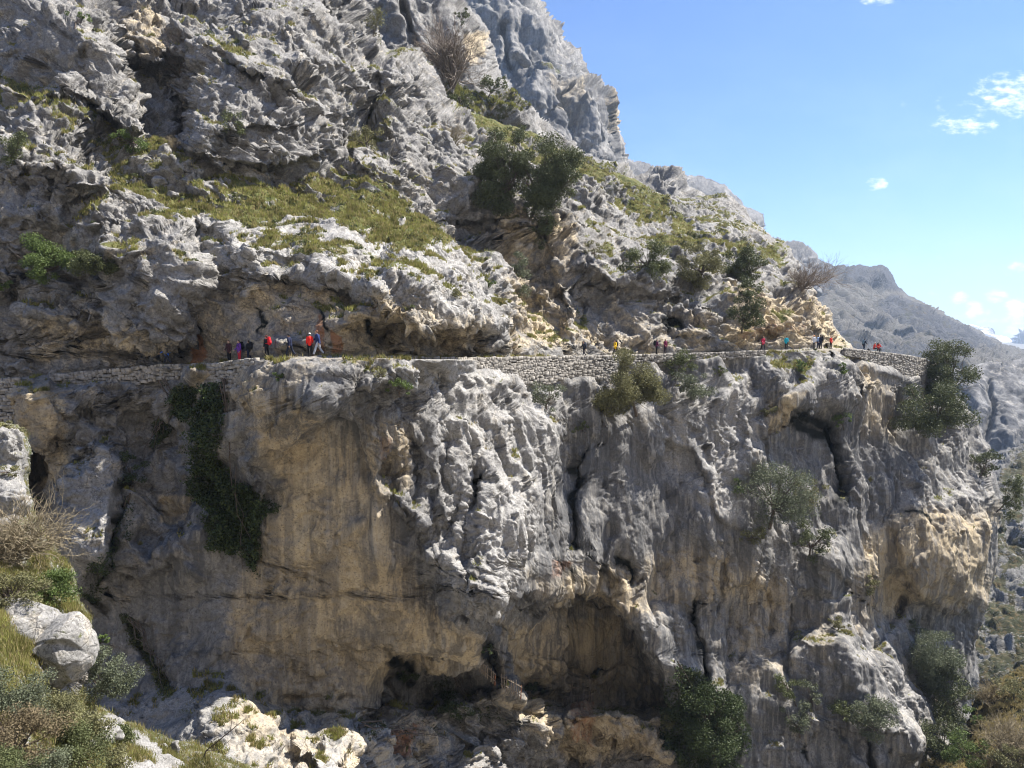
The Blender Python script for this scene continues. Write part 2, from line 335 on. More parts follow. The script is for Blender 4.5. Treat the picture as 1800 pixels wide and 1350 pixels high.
# ------------------------------------------------------------------ rock material
def rock_mat(name, s=1.0, stainc=((0.065, 0.065, 0.068), (0.17, 0.168, 0.168)), fiss=1.0, grey=((0.10, 0.096, 0.091), (0.20, 0.193, 0.183), (0.33, 0.32, 0.305)), ochre=((0.31, 0.235, 0.145), (0.64, 0.53, 0.35)), bump=1.0, green=((0.06, 0.075, 0.02), (0.15, 0.145, 0.05))):
    m = bpy.data.materials.new(name); m.use_nodes = True; nt = m.node_tree; nt.nodes.clear()
    out = nd(nt, 'ShaderNodeOutputMaterial'); b = nd(nt, 'ShaderNodeBsdfPrincipled', Roughness=0.92)
    b.inputs['Specular IOR Level'].default_value = 0.2
    lk(nt, b.outputs[0], out.inputs[0])
    geo = nd(nt, 'ShaderNodeNewGeometry'); pos = geo.outputs['Position']
    def noise(sc, det=5, rough=0.6, stretch=None, rot=None, dist=0.0):
        v = pos
        if stretch or rot:
            mp = nd(nt, 'ShaderNodeMapping'); lk(nt, pos, mp.inputs[0])
            if stretch: mp.inputs['Scale'].default_value = stretch
            if rot: mp.inputs['Rotation'].default_value = rot
            v = mp.outputs[0]
        n = nd(nt, 'ShaderNodeTexNoise', Scale=sc * s, Detail=det, Roughness=rough, Distortion=dist); lk(nt, v, n.inputs['Vector']); return n.outputs[0]
    def attr(k):
        a = nd(nt, 'ShaderNodeAttribute'); a.attribute_name = k; return a.outputs['Fac']
    big = noise(0.16, 6, 0.65); mid = noise(0.9, 8, 0.7, dist=0.6); fine = noise(5.0, 6, 0.75)
    streak = noise(1.1, 7, 0.65, stretch=(1, 1, 0.10), dist=0.3); streak2 = noise(3.2, 6, 0.7, stretch=(1, 1, 0.06))
    st = attr('streaky')
    tone = mixc(nt, st, mid, mixc(nt, 0.5, streak, streak2))
    v = mth(nt, 'ADD', mth(nt, 'MULTIPLY', tone, 0.42), mth(nt, 'ADD', mth(nt, 'MULTIPLY', big, 0.2), mth(nt, 'MULTIPLY', fine, 0.42)))
    g = ramp(nt, v, [(0.40, grey[0]), (0.51, grey[1]), (0.64, grey[2])])
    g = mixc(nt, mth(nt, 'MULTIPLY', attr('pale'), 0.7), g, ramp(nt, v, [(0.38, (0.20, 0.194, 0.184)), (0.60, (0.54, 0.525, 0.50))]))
    o = ramp(nt, v, [(0.38, ochre[0]), (0.64, ochre[1])])
    of = mth(nt, 'MULTIPLY', mth(nt, 'SUBTRACT', mth(nt, 'ADD', attr('ochre'), mth(nt, 'MULTIPLY', mth(nt, 'SUBTRACT', tone, 0.5), 2.2)), 0.25), 1.7, clamp=True)
    c = mixc(nt, mth(nt, 'MULTIPLY', of, 0.9), g, o)
    rf = mth(nt, 'MULTIPLY', mth(nt, 'SUBTRACT', mth(nt, 'ADD', attr('rust'), mth(nt, 'MULTIPLY', mth(nt, 'SUBTRACT', streak2, 0.5), 1.6)), 0.40), 2.5, clamp=True)
    c = mixc(nt, mth(nt, 'MULTIPLY', rf, 0.75), c, (0.30, 0.13, 0.055))
    sf = mth(nt, 'MULTIPLY', mth(nt, 'SUBTRACT', mth(nt, 'ADD', attr('stain'), mth(nt, 'MULTIPLY', mth(nt, 'SUBTRACT', mixc(nt, 0.5, streak, streak2), 0.5), 2.6)), 0.45), 2.6, clamp=True)
    c = mixc(nt, mth(nt, 'MULTIPLY', sf, 0.85), c, ramp(nt, fine, [(0.35, stainc[0]), (0.7, stainc[1])]))
    sp = mth(nt, 'MULTIPLY', attr('black_line'), mth(nt, 'ADD', 0.6, mid), clamp=True)
    # broad vertical curtains of dark wash-down
    cur = noise(0.55, 4, 0.55, stretch=(1, 1, 0.07), dist=0.2); cur2 = noise(1.7, 5, 0.6, stretch=(1, 1, 0.07))
    cf = mth(nt, 'MULTIPLY', mth(nt, 'MULTIPLY', ramp(nt, mixc(nt, 0.45, cur, cur2), [(0.47, 0.0), (0.54, 1.0)]), st), 0.72)
    c = mixc(nt, cf, c, (0.075, 0.077, 0.082))
    pf = mth(nt, 'MULTIPLY', mth(nt, 'MULTIPLY', ramp(nt, mixc(nt, 0.5, noise(0.8, 4, .6, stretch=(1, 1, .05), dist=.2), noise(2.6, 4, .6, stretch=(1, 1, .05))), [(.53, 0.0), (.60, 1.0)]), st), .55)
    c = mixc(nt, pf, c, (0.42, 0.39, 0.34))
    # fine fissures as dark lines (crack dirt plus painted-in crack shade), dark lichen spots
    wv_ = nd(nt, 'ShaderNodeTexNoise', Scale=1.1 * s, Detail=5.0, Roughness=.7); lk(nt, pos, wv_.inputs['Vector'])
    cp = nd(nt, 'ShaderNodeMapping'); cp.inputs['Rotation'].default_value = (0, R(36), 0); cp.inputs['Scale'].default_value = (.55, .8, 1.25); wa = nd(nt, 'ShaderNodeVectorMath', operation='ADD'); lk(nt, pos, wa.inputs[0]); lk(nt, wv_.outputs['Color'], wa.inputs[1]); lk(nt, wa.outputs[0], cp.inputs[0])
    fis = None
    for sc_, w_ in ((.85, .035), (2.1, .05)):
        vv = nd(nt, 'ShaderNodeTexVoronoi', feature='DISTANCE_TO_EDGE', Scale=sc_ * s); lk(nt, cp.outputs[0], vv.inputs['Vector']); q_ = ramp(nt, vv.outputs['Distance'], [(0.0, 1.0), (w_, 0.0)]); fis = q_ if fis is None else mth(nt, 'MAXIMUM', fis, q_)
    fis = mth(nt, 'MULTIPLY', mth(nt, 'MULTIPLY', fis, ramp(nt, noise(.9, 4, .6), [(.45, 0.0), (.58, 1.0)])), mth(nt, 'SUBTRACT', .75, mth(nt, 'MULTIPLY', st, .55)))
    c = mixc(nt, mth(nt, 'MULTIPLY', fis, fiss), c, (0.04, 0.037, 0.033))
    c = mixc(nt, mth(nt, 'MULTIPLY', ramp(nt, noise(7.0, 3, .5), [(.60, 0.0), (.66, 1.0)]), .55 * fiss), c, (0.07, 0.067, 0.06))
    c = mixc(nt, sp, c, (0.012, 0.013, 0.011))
    # grass and moss cover
    gm = mth(nt, 'MULTIPLY', mth(nt, 'SUBTRACT', mth(nt, 'ADD', attr('grass'), mth(nt, 'MULTIPLY', mth(nt, 'SUBTRACT', noise(2.2, 6, 0.75), 0.5), 2.8)), 0.46), 3.5, clamp=True)
    gc = mixc(nt, ramp(nt, noise(0.5, 5, 0.7), [(0.38, 0.0), (0.62, 1.0)]), green[0], green[1])
    gc = mixc(nt, mth(nt, 'MULTIPLY', ramp(nt, noise(1.6, 4, 0.6), [(0.5, 0.0), (0.65, 1.0)]), 0.55), gc, (0.14, 0.095, 0.045))
    c = mixc(nt, gm, c, gc)
    lk(nt, c, b.inputs['Base Color'])
    bn = nd(nt, 'ShaderNodeBump', Strength=1.0 * bump, Distance=0.12 / s); h = mth(nt, 'ADD', mth(nt, 'MULTIPLY', noise(2.6, 8, 0.72, dist=0.4), 1.0), mth(nt, 'MULTIPLY', streak2, 0.5))
    vo = nd(nt, 'ShaderNodeTexVoronoi', feature='DISTANCE_TO_EDGE', Scale=0.9 * s)
    wp = nd(nt, 'ShaderNodeVectorMath', operation='ADD'); nv_ = nd(nt, 'ShaderNodeTexNoise', Scale=0.8 * s, Detail=4.0); lk(nt, pos, nv_.inputs['Vector'])
    lk(nt, pos, wp.inputs[0]); lk(nt, nv_.outputs['Color'], wp.inputs[1]); lk(nt, wp.outputs[0], vo.inputs['Vector'])
    ck = mth(nt, 'MULTIPLY', ramp(nt, vo.outputs['Distance'], [(0.0, 0.0), (0.06, 1.0)]), 0.35)
    h = mth(nt, 'ADD', h, mth(nt, 'MULTIPLY', noise(9.0, 6, 0.8), 0.35))
    h = mth(nt, 'ADD', h, mth(nt, 'MULTIPLY', ck, mth(nt, 'SUBTRACT', 1.0, st)))
    lk(nt, h, bn.inputs['Height']); lk(nt, bn.outputs[0], b.inputs['Normal'])
    return m
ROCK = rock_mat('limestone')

# ------------------------------------------------------------------ trail line: (px, py of the trail edge, depth of its outer edge)
TRAIL = np.array([(-500, 690, 64), (-200, 672, 62), (0, 667, 62), (60, 665, 62), (130, 657, 62), (240, 648, 62), (290, 643, 61.5), (345, 641, 60.5), (400, 640, 59), (450, 633, 57.5), (480, 630, 56.8),
                  (560, 627, 56), (600, 627, 56.5), (660, 628, 58.5), (800, 631, 66), (900, 630, 72.5), (1000, 628, 80), (1080, 626, 85), (1200, 623, 90), (1350, 617, 95), (1450, 614, 99),
                  (1480, 614, 101), (1530, 619, 105), (1590, 626, 110), (1640, 636, 116), (1700, 655, 124), (1900, 700, 150)], float)
tv = lambda u: np.interp(u, TRAIL[:, 0], TRAIL[:, 1]); tz = lambda u: np.interp(u, TRAIL[:, 0], TRAIL[:, 2])

UP = [(-450,-150,106),(-450,200,84),(-450,550,68),(-200,-150,104),(0,-150,101),(200,-150,104),(400,-150,112),(650,-150,130),(-180,200,80),(-180,450,68),
 (0,0,88),(120,60,81),(0,120,81),(120,150,77),(0,200,75),(130,230,73),(230,60,87),(250,120,86),(300,170,82),(250,260,75),(300,285,73),
 (400,150,82),(450,200,80),(450,280,78),(560,260,83),(350,200,80),(400,0,95),(500,50,94),(600,150,94),(640,60,106),
 (350,310,74),(450,310,77),(600,300,84),(700,310,90),(300,370,68),(450,380,69.5),(600,380,73),(700,370,80),
 (60,340,68),(0,380,67.5),(100,400,66),(200,400,65.5),(280,400,65),(300,480,63.5),(200,500,64),(0,480,66),(100,560,64),(0,600,64.5),(250,580,63.2),(-150,600,65),
 (400,430,65),(500,430,65.5),(600,430,67),(700,450,70),(780,480,73),(400,500,62.5),(500,500,61),(600,520,61),(700,550,64),(800,560,69),(400,580,62),(550,580,60),
 (760,150,116),(700,120,110),(700,200,100),(780,260,104),(850,225,122),(900,300,106),(800,350,96),(850,420,91),(900,480,88),(900,570,82),(950,400,94),(950,255,132),(1000,350,106),(1000,450,95),(1050,560,91),
 (1100,330,140),(1100,420,108),(1150,500,99),(1150,570,95),(1200,365,145),(1250,450,113),(1280,360,150),(1300,520,102),(1350,430,130),(1380,480,114),(1400,550,104),(1430,590,103),(1480,605,108),(1600,560,125)]
LO = [(-450,900,60),(-450,1400,54),(-150,900,58),(0,760,63),(0,900,64),(60,800,64),(80,720,60.5),(150,800,60),(150,950,58.5),(200,700,61.5),(250,800,62.5),(300,720,61),(300,950,60.5),(300,1100,59.5),(300,1200,57.5),(200,1150,60),
 (350,800,60.5),(400,900,60),(400,1050,59),(400,1200,56.5),(450,1280,53),(350,1350,48),(0,1200,58),(0,1400,50),(500,660,56),(450,740,57),(550,720,55.5),(650,700,57),(520,800,58),(600,850,58),
 (520,1000,59),(600,1000,59),(550,1150,60.5),(500,1240,60.5),(600,1270,58.5),(550,1320,54),(650,1330,54),(500,1340,50),(700,800,59.5),(750,700,61.5),(700,950,58.5),(760,850,61),(800,900,61),(760,960,60.5),
 (840,1000,59.5),(850,1090,58.5),(780,1080,60.5),(700,1100,60),(760,1140,62),(860,700,67),(900,800,67),(920,900,65.5),(930,980,65),(980,750,78),(1000,850,79),(1000,950,77),(970,1050,70),
 (1080,750,83),(1100,850,82.5),(1100,950,82),(1100,1040,81),(1000,1070,77),(1150,1100,80),(1180,1200,81),(1200,720,87),(1200,820,87),(1260,900,86),(1200,1000,85),(1300,1000,87),(1250,1150,85),(1300,1200,85),
 (1300,700,91),(1320,800,90),(1400,700,93.5),(1420,800,97),(1450,850,96),(1400,950,91),(1450,1000,91),(1420,1100,91),(1450,1200,89),(1350,1300,85),(1250,1330,83),
 (1500,680,99),(1550,760,105),(1600,850,103),(1550,900,100),(1650,950,103),(1690,1000,105),(1600,1000,102),(1520,1050,98),(1580,1080,106),(1520,1150,92),(1560,1250,89),(1600,1300,89),(1480,1340,86),
 (1700,800,118),(1730,900,112),(1720,1050,112),(1680,1150,110),(1660,1300,104),(700,1400,59),(1000,1400,83),(1250,1450,80),(1550,1450,84),(1750,1450,95),
 (750,1260,72),(850,1290,77),(900,1330,78),(1000,1290,83),(1080,1300,84),(1100,1345,84)]
for u in range(-450, 1650, 75):
    UP.append((u, tv(u) - 1, tz(u) + 2.2)); LO.append((u, tv(u) + 6, tz(u)))
WALLS = [  # dry stone retaining walls: bottom outline (px), height above the trail, label
 ([(-160,870),(0,862),(18,872),(34,830),(48,790)], 'tall sunlit dry stone wall holding up the trail at the far left edge'),
 ([(96,690),(140,688),(180,680),(240,672),(290,662),(330,657)], 'grey dry stone wall under the sloping trail between the far left and the blue hiker'),
 ([(350,664),(380,676),(415,682),(450,668),(468,642)], 'short wall of rounded stones below the two hikers standing side by side'),
 ([(652,638),(700,642),(760,648),(800,650),(870,665),(940,674),(990,662),(1030,660),(1062,668),(1078,650)], 'long pale dry stone wall along the middle of the trail'),
 ([(1098,636),(1140,633),(1200,632),(1240,629),(1290,627),(1340,624)], 'low rough stone wall under the trail right of the round green bush'),
 ([(1478,622),(1510,627),(1536,645),(1556,690),(1585,668),(1622,650)], 'stone wall under the resting hikers where the trail rounds the corner')]
def wall_poly(b): return [(x, float(tv(x)) - 3) for x, _ in b] + [(x, y + 3) for x, y in b[::-1]]
fUP = rbf(UP); fLO = rbf(LO)
CAVES = [([(866,1098),(895,1052),(960,1034),(1066,1040),(1124,1092),(1166,1174),(1184,1262),(1130,1268),(1060,1256),(990,1268),(930,1256),(885,1190)], 12, 20),
         ([(612,1285),(636,1205),(676,1148),(740,1140),(830,1152),(856,1120),(884,1102),(900,1200),(870,1235),(800,1245),(750,1268),(700,1258),(640,1292)], 9, 26)]

SLABS = [([(-60,40),(75,30),(150,45),(190,75),(215,130),(242,170),(245,240),(200,212),(130,165),(60,108),(-60,90)], 1.6), ([(345,150),(400,135),(470,150),(520,200),(560,245),(600,262),(540,282),(450,296),(340,272),(333,215)], 1.6),
         ([(-60,205),(70,218),(130,262),(176,300),(165,330),(100,320),(-60,285)], 1.5), ([(-60,310),(70,335),(112,380),(130,402),(60,402),(-60,400)], 1.0), ([(600,225),(650,240),(700,290),(705,335),(650,322),(610,280)], 1.6),
         ([(690,85),(740,90),(792,180),(760,182),(722,152),(680,140)], 1.2), ([(385,60),(450,90),(520,140),(600,190),(570,222),(480,165),(400,112)], 1.2), ([(180,470),(250,425),(322,395),(326,480),(310,545),(240,528)], 1.6),
         ([(430,5),(520,40),(620,120),(640,170),(590,160),(500,110),(430,60)], 1.0), ([(1000,350),(1090,378),(1190,440),(1180,460),(1090,425),(1015,392)], 1.0), ([(1215,360),(1290,348),(1340,412),(1290,415),(1225,405)], 1.4),
         ([(1020,400),(1080,425),(1100,480),(1060,490),(1010,470)], .8), ([(112,800),(150,768),(195,785),(208,850),(200,930),(178,1000),(130,1015),(108,960)], .6), ([(760,370),(830,430),(866,520),(840,520),(780,450)], .5)]
GULLY = [([(180,40),(225,60),(255,112),(330,110),(345,140),(330,200),(334,268),(300,285),(265,232),(245,165),(215,120)], 3.2), ([(632,130),(668,122),(690,190),(650,232),(604,258),(620,200)], 2.4), ([(742,376),(870,392),(960,402),(1000,540),(985,600),(930,560),(880,540),(822,450)], 2.6),
         ([(335,395),(400,420),(430,470),(370,500),(335,520)], 1.6), ([(700,195),(760,210),(790,300),(735,290),(715,240)], 1.6), ([(20,470),(180,490),(240,540),(120,550),(20,530)], 1.2), ([(1005,495),(1090,500),(1200,520),(1240,580),(1110,580),(1010,540)], 1.6)]
def zA(U, V):
    Q = np.stack([U / 60, V / 60, 0 * U], -1).astype(np.float32)
    WU = fbm(Q, 4, 5) * 26; WV = fbm(Q, 4, 9) * 26
    wv = fbm(Q * 4, 3, 31) * 3
    m = sst(V + wv * .5 - tv(U), -1.2, 1.8)
    Z = fUP(U, V) * (1 - m) + fLO(U, V) * m
    for poly, dep, w in CAVES:
        Z = Z + dep * sst(poly_sd(U + WU * .35, V + WV * .35, poly), 0, w)
    S = lambda pts, amp, fall, w=2.5, side=1: step(Z, U, V, WU, WV, pts, amp, fall, w, side)
    T = lambda pts, dep, w: trench(Z, U, V, WU, WV, pts, dep, w)
    B = lambda *a: blob(Z, U, V, *a)
    QU = U + WU * .5; QV = V + WV * .5
    for poly, a in SLABS: Z = Z - a * sst(poly_sd(QU, QV, poly), -3, 7)
    for poly, a in GULLY: Z = Z + a * sst(poly_sd(QU, QV, poly), -4, 10)
    # --- upper left gully, slabs and alcoves
    S([(140,-20),(165,45),(195,75),(215,120),(240,165),(243,235),(215,250)], 5.0, 90)
    S([(60,50),(110,38),(150,48),(190,70)], 2.0, 60)
    S([(350,95),(372,130),(345,165),(333,205),(338,262),(362,290)], 4.0, 110, side=-1)
    S([(290,30),(318,70),(352,98),(420,115),(500,165),(560,210),(600,260)], 2.4, 60, side=-1)
    S([(330,285),(400,295),(470,300),(540,280),(600,262)], 2.0, 70, side=-1)
    T([(320,130),(300,160),(330,190),(318,240),(330,270)], 4.5, 14)
    S([(195,95),(230,110),(280,118),(300,108)], 3.0, 50, 3, -1)
    B(258,70,45,60,2.0)
    S([(-20,285),(60,290),(110,312),(160,330),(182,302)], 2.6, 60, side=-1)
    S([(40,195),(100,225),(150,265),(182,302)], 1.6, 60, side=1)
    S([(-10,395),(50,385),(100,392),(140,360),(180,318)], 1.3, 50, side=-1)
    S([(120,395),(140,440),(170,470),(230,470),(270,430)], 1.3, 50, side=-1)
    S([(330,372),(326,430),(328,480),(310,540),(285,590),(262,628)], 2.6, 90, 1.8)
    T([(338,390),(340,450),(330,510),(300,570),(270,625)], 1.8, 7)
    S([(20,560),(80,565),(150,552),(230,560),(290,585)], 1.0, 50, side=-1)
    # --- diagonal ribs of the upper face
    for k, (x, y, L, a, f) in enumerate([(430,20,190,2.4,45),(520,20,230,2.6,50),(600,40,150,1.6,40),(395,95,150,1.6,34),(470,95,200,2.0,40),(560,120,160,2.0,38),(620,165,130,1.2,34),(640,190,170,1.4,38),
                                           (690,85,130,1.6,34),(740,120,110,1.2,30),(700,250,120,2.2,34),(760,330,100,1.6,30),(1000,350,210,1.8,30),(1060,340,240,1.6,28),(1130,350,240,1.7,28),(1040,410,190,1.6,30),(1210,380,180,1.7,26),(1010,470,170,1.5,30),(1180,440,200,1.5,28)]):
        rs = np.random.RandomState(k); an = R(36 + rs.uniform(-9, 9)) if x < 980 else R(24 + rs.uniform(-7, 9))
        p = [(x + L * t * math.cos(an) + rs.uniform(-7, 7), y + L * t * math.sin(an) + rs.uniform(-7, 7)) for t in (0, .25, .5, .75, 1)]
        S(p, a, f, 2.2, side=-1)
    S([(680,92),(672,140),(690,180),(668,230),(700,290),(705,335)], 3.0, 60, side=-1)
    S([(640,200),(600,235),(612,290),(650,330)], 1.8, 50, side=-1)
    T([(640,170),(650,230),(600,262)], 2.0, 9)
    T([(735,365),(760,385),(850,388),(930,372)], 1.6, 5)
    S([(740,372),(850,380),(960,372)], 1.8, 40, side=-1)
    S([(850,250),(845,310),(830,350)], 2.2, 40, side=1)
    # --- the big buttress: its crest and overhanging lip
    S([(735,365),(778,405),(822,455),(850,500),(868,550),(874,592),(888,630)], 9.0, 220, 2.0)
    S([(332,505),(380,480),(430,478),(480,492),(540,498),(600,512),(660,538),(705,566),(750,572),(800,566),(845,590),(872,612)], 2.4, 75, 3.0, -1)
    S([(430,470),(450,440),(520,455),(580,485),(640,505)], 1.4, 40, 3.0, -1)
    S([(560,440),(620,450),(700,500),(760,540)], 1.2, 30, 3.0, -1)
    S([(650,628),(672,606),(720,594),(760,598),(800,592),(832,606)], 1.6, 34, 2.5, 1)
    B(560,612,50,28,-1.0)
    # --- gully right of the buttress and the faces beyond
    S([(955,440),(975,500),(985,560),(1010,620)], 2.0, 60, 4, -1)
    S([(880,520),(905,555),(935,590),(950,625)], 2.0, 26, 3, 1)
    S([(990,540),(1050,556),(1110,585),(1180,592),(1260,600),(1330,590),(1400,560),(1432,520)], 1.8, 60, 3, -1)
    S([(1010,500),(1060,490),(1100,520),(1160,520),(1210,540),(1290,530),(1380,525)], 1.6, 50, 3, -1)
    S([(1010,392),(1080,420),(1100,470),(1090,520)], 1.4, 40, 3, 1)
    S([(1208,395),(1230,372),(1250,350),(1290,345)], 2.5, 50, 3, 1)
    S([(1225,420),(1280,415),(1330,425),(1380,450)], 1.5, 30, 3, -1)
    S([(1395,480),(1405,530),(1385,570),(1375,610)], 2.0, 45, 3, -1)
    T([(1025,480),(1040,520),(1030,560)], 1.2, 7); T([(1165,575),(1175,585),(1190,570)], 1.6, 9)
    # --- lower cliff, left part
    S([(58,675),(62,730),(75,775),(100,790)], 2.6, 40, 2, -1)
    S([(96,690),(100,745),(108,790)], 1.6, 40, 2, 1)
    S([(110,800),(104,870),(106,960),(115,1010)], 3.0, 50, 2, -1)
    S([(150,765),(195,785),(208,850),(198,930),(180,1000),(130,1018)], 2.6, 60, 2, 1)
    T([(30,720),(70,800),(60,880),(90,960),(80,1020)], 3.0, 20)
    T([(212,840),(205,930),(190,1000),(160,1045),(190,1080)], 2.2, 9)
    S([(235,900),(225,960),(260,975),(300,955),(350,935),(385,880)], 1.4, 45, 3, 1)
    S([(205,1000),(240,1020),(300,1000),(350,965)], 1.2, 40, 3, -1)
    T([(220,1075),(250,1130),(285,1170),(300,1215)], 1.6, 10)
    B(345,655,26,16,1.6); T([(320,700),(300,760),(290,820)], 0.9, 8)
    S([(325,1218),(390,1214),(430,1222),(470,1260),(520,1300)], 1.5, 60, 4, 1)
    S([(100,690),(180,700),(250,688),(340,690)], 0.6, 30, 3, 1)
    # --- the grey lip above the ochre recess
    S([(442,735),(450,800),(505,790),(560,742),(600,738),(632,770),(640,830)], 1.6, 90, 3, -1)
    S([(400,660),(440,690),(445,760),(440,830),(455,880)], 1.3, 60, 4, -1)
    S([(355,870),(400,930),(398,1050),(400,1180)], 0.9, 60, 5, 1)
    S([(460,1010),(450,1120),(455,1230)], 0.7, 50, 4, -1)
    S([(455,1235),(540,1225),(585,1245),(620,1200)], 1.5, 50, 4, -1)
    # --- central spur with its fins
    S([(648,735),(640,790),(655,850),(690,900),(745,945),(760,1000),(778,1080),(820,1105),(856,1118)], 1.7, 60, 3, -1)
    S([(856,1118),(890,1060),(935,1010),(945,950),(940,880),(975,840),(985,760),(990,690)], 4.2, 110, 3, -1)
    for p, a, w in [([(790,760),(775,830),(800,900),(770,960)], .9, 12), ([(720,760),(735,820),(725,900)], .8, 10), ([(850,760),(835,840),(820,930),(810,1010)], .9, 12), ([(905,740),(890,820),(900,900)], .9, 12), ([(660,760),(675,830),(700,880)], .9, 11)]: T(p, a, w)
    T([(845,835),(838,870),(828,910)], 2.2, 5)
    S([(752,952),(800,965),(812,1000),(795,1060),(800,1090)], 1.4, 32, 2.5, 1)
    S([(680,870),(730,905),(745,930)], 1.2, 26, 2.5, -1)
    S([(690,690),(760,700),(800,690),(860,700),(930,720)], 0.9, 40, 4, -1)
    # --- recess and curtains to the right of the spur
    T([(1018,790),(1006,820),(1012,860),(1000,900),(1010,960)], 1.8, 5); T([(995,905),(1000,960)], 2.2, 7)
    S([(990,665),(1030,665),(1062,690),(1090,720)], 1.6, 40, 3, 1)
    S([(1155,830),(1170,780),(1215,790),(1235,830),(1255,900),(1290,935)], 1.7, 60, 3, -1)
    S([(1310,680),(1316,760),(1300,830)], 1.8, 50, 4, -1)
    S([(930,1020),(990,990),(1050,1010),(1100,1030)], 1.2, 40, 4, -1)
    T([(1216,1055),(1222,1110),(1230,1160),(1240,1210)], 5.0, 8)
    T([(1096,985),(1110,1000),(1108,1030)], 1.6, 6)
    for k, x in enumerate([1060, 1085, 1120, 1150, 1180, 1262, 1290, 1320, 1350, 1385]):
        rs = np.random.RandomState(50 + k); y0 = rs.uniform(800, 1040) if x < 1200 else rs.uniform(960, 1060)
        T([(x + 10, y0), (x + rs.uniform(-8, 8), y0 + 70), (x - 8 + rs.uniform(-8, 8), y0 + 150)], .9, 9)
    S([(1110,1140),(1160,1180),(1200,1215),(1290,1225)], 1.0, 40, 4, -1)
    S([(1262,1035),(1300,1020),(1380,1060),(1420,1040),(1480,1062)], 1.4, 44, 3, -1)
    # --- overhang below the trail near the right end
    S([(1335,770),(1352,730),(1400,690),(1425,660),(1400,640)], 1.6, 40, 3, 1)
    S([(1400,760),(1440,720),(1480,715),(1510,690),(1480,662),(1500,650),(1545,648)], 3.4, 60, 3, -1)
    S([(1505,650),(1545,650),(1590,680),(1610,720)], 1.8, 44, 3, -1)
    T([(1415,735),(1450,760),(1460,830),(1470,880)], 3.2, 15); T([(1395,740),(1350,770)], 1.2, 7)
    S([(1345,750),(1350,830),(1390,890)], 1.6, 50, 4, -1)
    S([(1580,700),(1585,760),(1640,800),(1700,830)], 1.8, 50, 4, -1)
    S([(1540,930),(1600,880),(1680,890),(1740,920)], 1.4, 50, 4, 1)
    S([(1590,1040),(1640,1060),(1700,1070),(1740,1050)], 3.6, 90, 4, -1)
    S([(1590,890),(1580,960),(1592,1040),(1565,1085),(1530,1120)], 3.0, 70, 4, -1)
    S([(1415,980),(1440,985),(1500,1030),(1470,1065),(1400,1065)], 1.8, 36, 3, -1)
    S([(1480,1080),(1500,1140),(1552,1170),(1600,1220),(1630,1270),(1632,1310),(1590,1345)], 6.0, 90, 2.5, 1)
    T([(1590,1050),(1560,1100),(1530,1150)], 2.4, 9)
    S([(1410,1240),(1470,1290),(1520,1345)], 1.5, 40, 3, 1); T([(1402,1300),(1410,1335)], 1.8, 5); T([(1525,1300),(1530,1360)], 2.0, 7)
    # --- rocks at the foot
    S([(505,1325),(520,1300),(560,1292),(610,1290),(665,1278),(690,1300)], 3.6, 60, 2.5, 1)
    S([(600,1345),(605,1310),(640,1290)], 1.2, 26, 2, 1); S([(560,1380),(555,1330),(565,1296)], .9, 26, 2, 1)
    S([(690,1275),(735,1270),(745,1330),(735,1370)], 1.8, 34, 2.5, 1)
    S([(755,1250),(790,1235),(830,1240),(850,1290)], 2.0, 40, 2.5, 1)
    S([(790,1350),(830,1310),(880,1290),(950,1275),(985,1300),(1000,1360)], 2.8, 60, 2.5, 1)
    S([(985,1255),(1040,1246),(1110,1262),(1160,1300),(1190,1345)], 3.2, 60, 2.5, 1)
    T([(985,1270),(1005,1320),(1030,1360)], 2.6, 12)
    S([(880,1170),(950,1150),(1030,1190),(1110,1180),(1150,1230)], 1.8, 36, 3, 1); S([(900,1215),(980,1200),(1060,1225),(1120,1250)], 2.0, 30, 3, 1); T([(1000,1178),(1050,1185)], 2.0, 7); T([(640,1230),(680,1200),(700,1240)], 1.5, 9)
    B(770,1180,30,16,2.0); B(855,1205,30,18,3.5); B(700,1230,30,22,2.0)
    up_ = tv(U) - V; band = sst(up_, -2, 1.5) * (1 - sst(up_, 40, 62)); Z = np.where(band > 0, Z * (1 - band) + np.maximum(Z, tz(U) + 2.3) * band, Z)
    for k in range(150):   # loose blocks and pockets
        rs = np.random.RandomState(900 + k); x, y = rs.uniform(-50, 1700), rs.uniform(-50, 1350); up = y < tv(x)
        B(x, y, rs.uniform(6, 24), rs.uniform(6, 20), rs.uniform(-.9, 1.3) * (1.3 if up else .7), rs.uniform(0, 60), 3)
    return Z

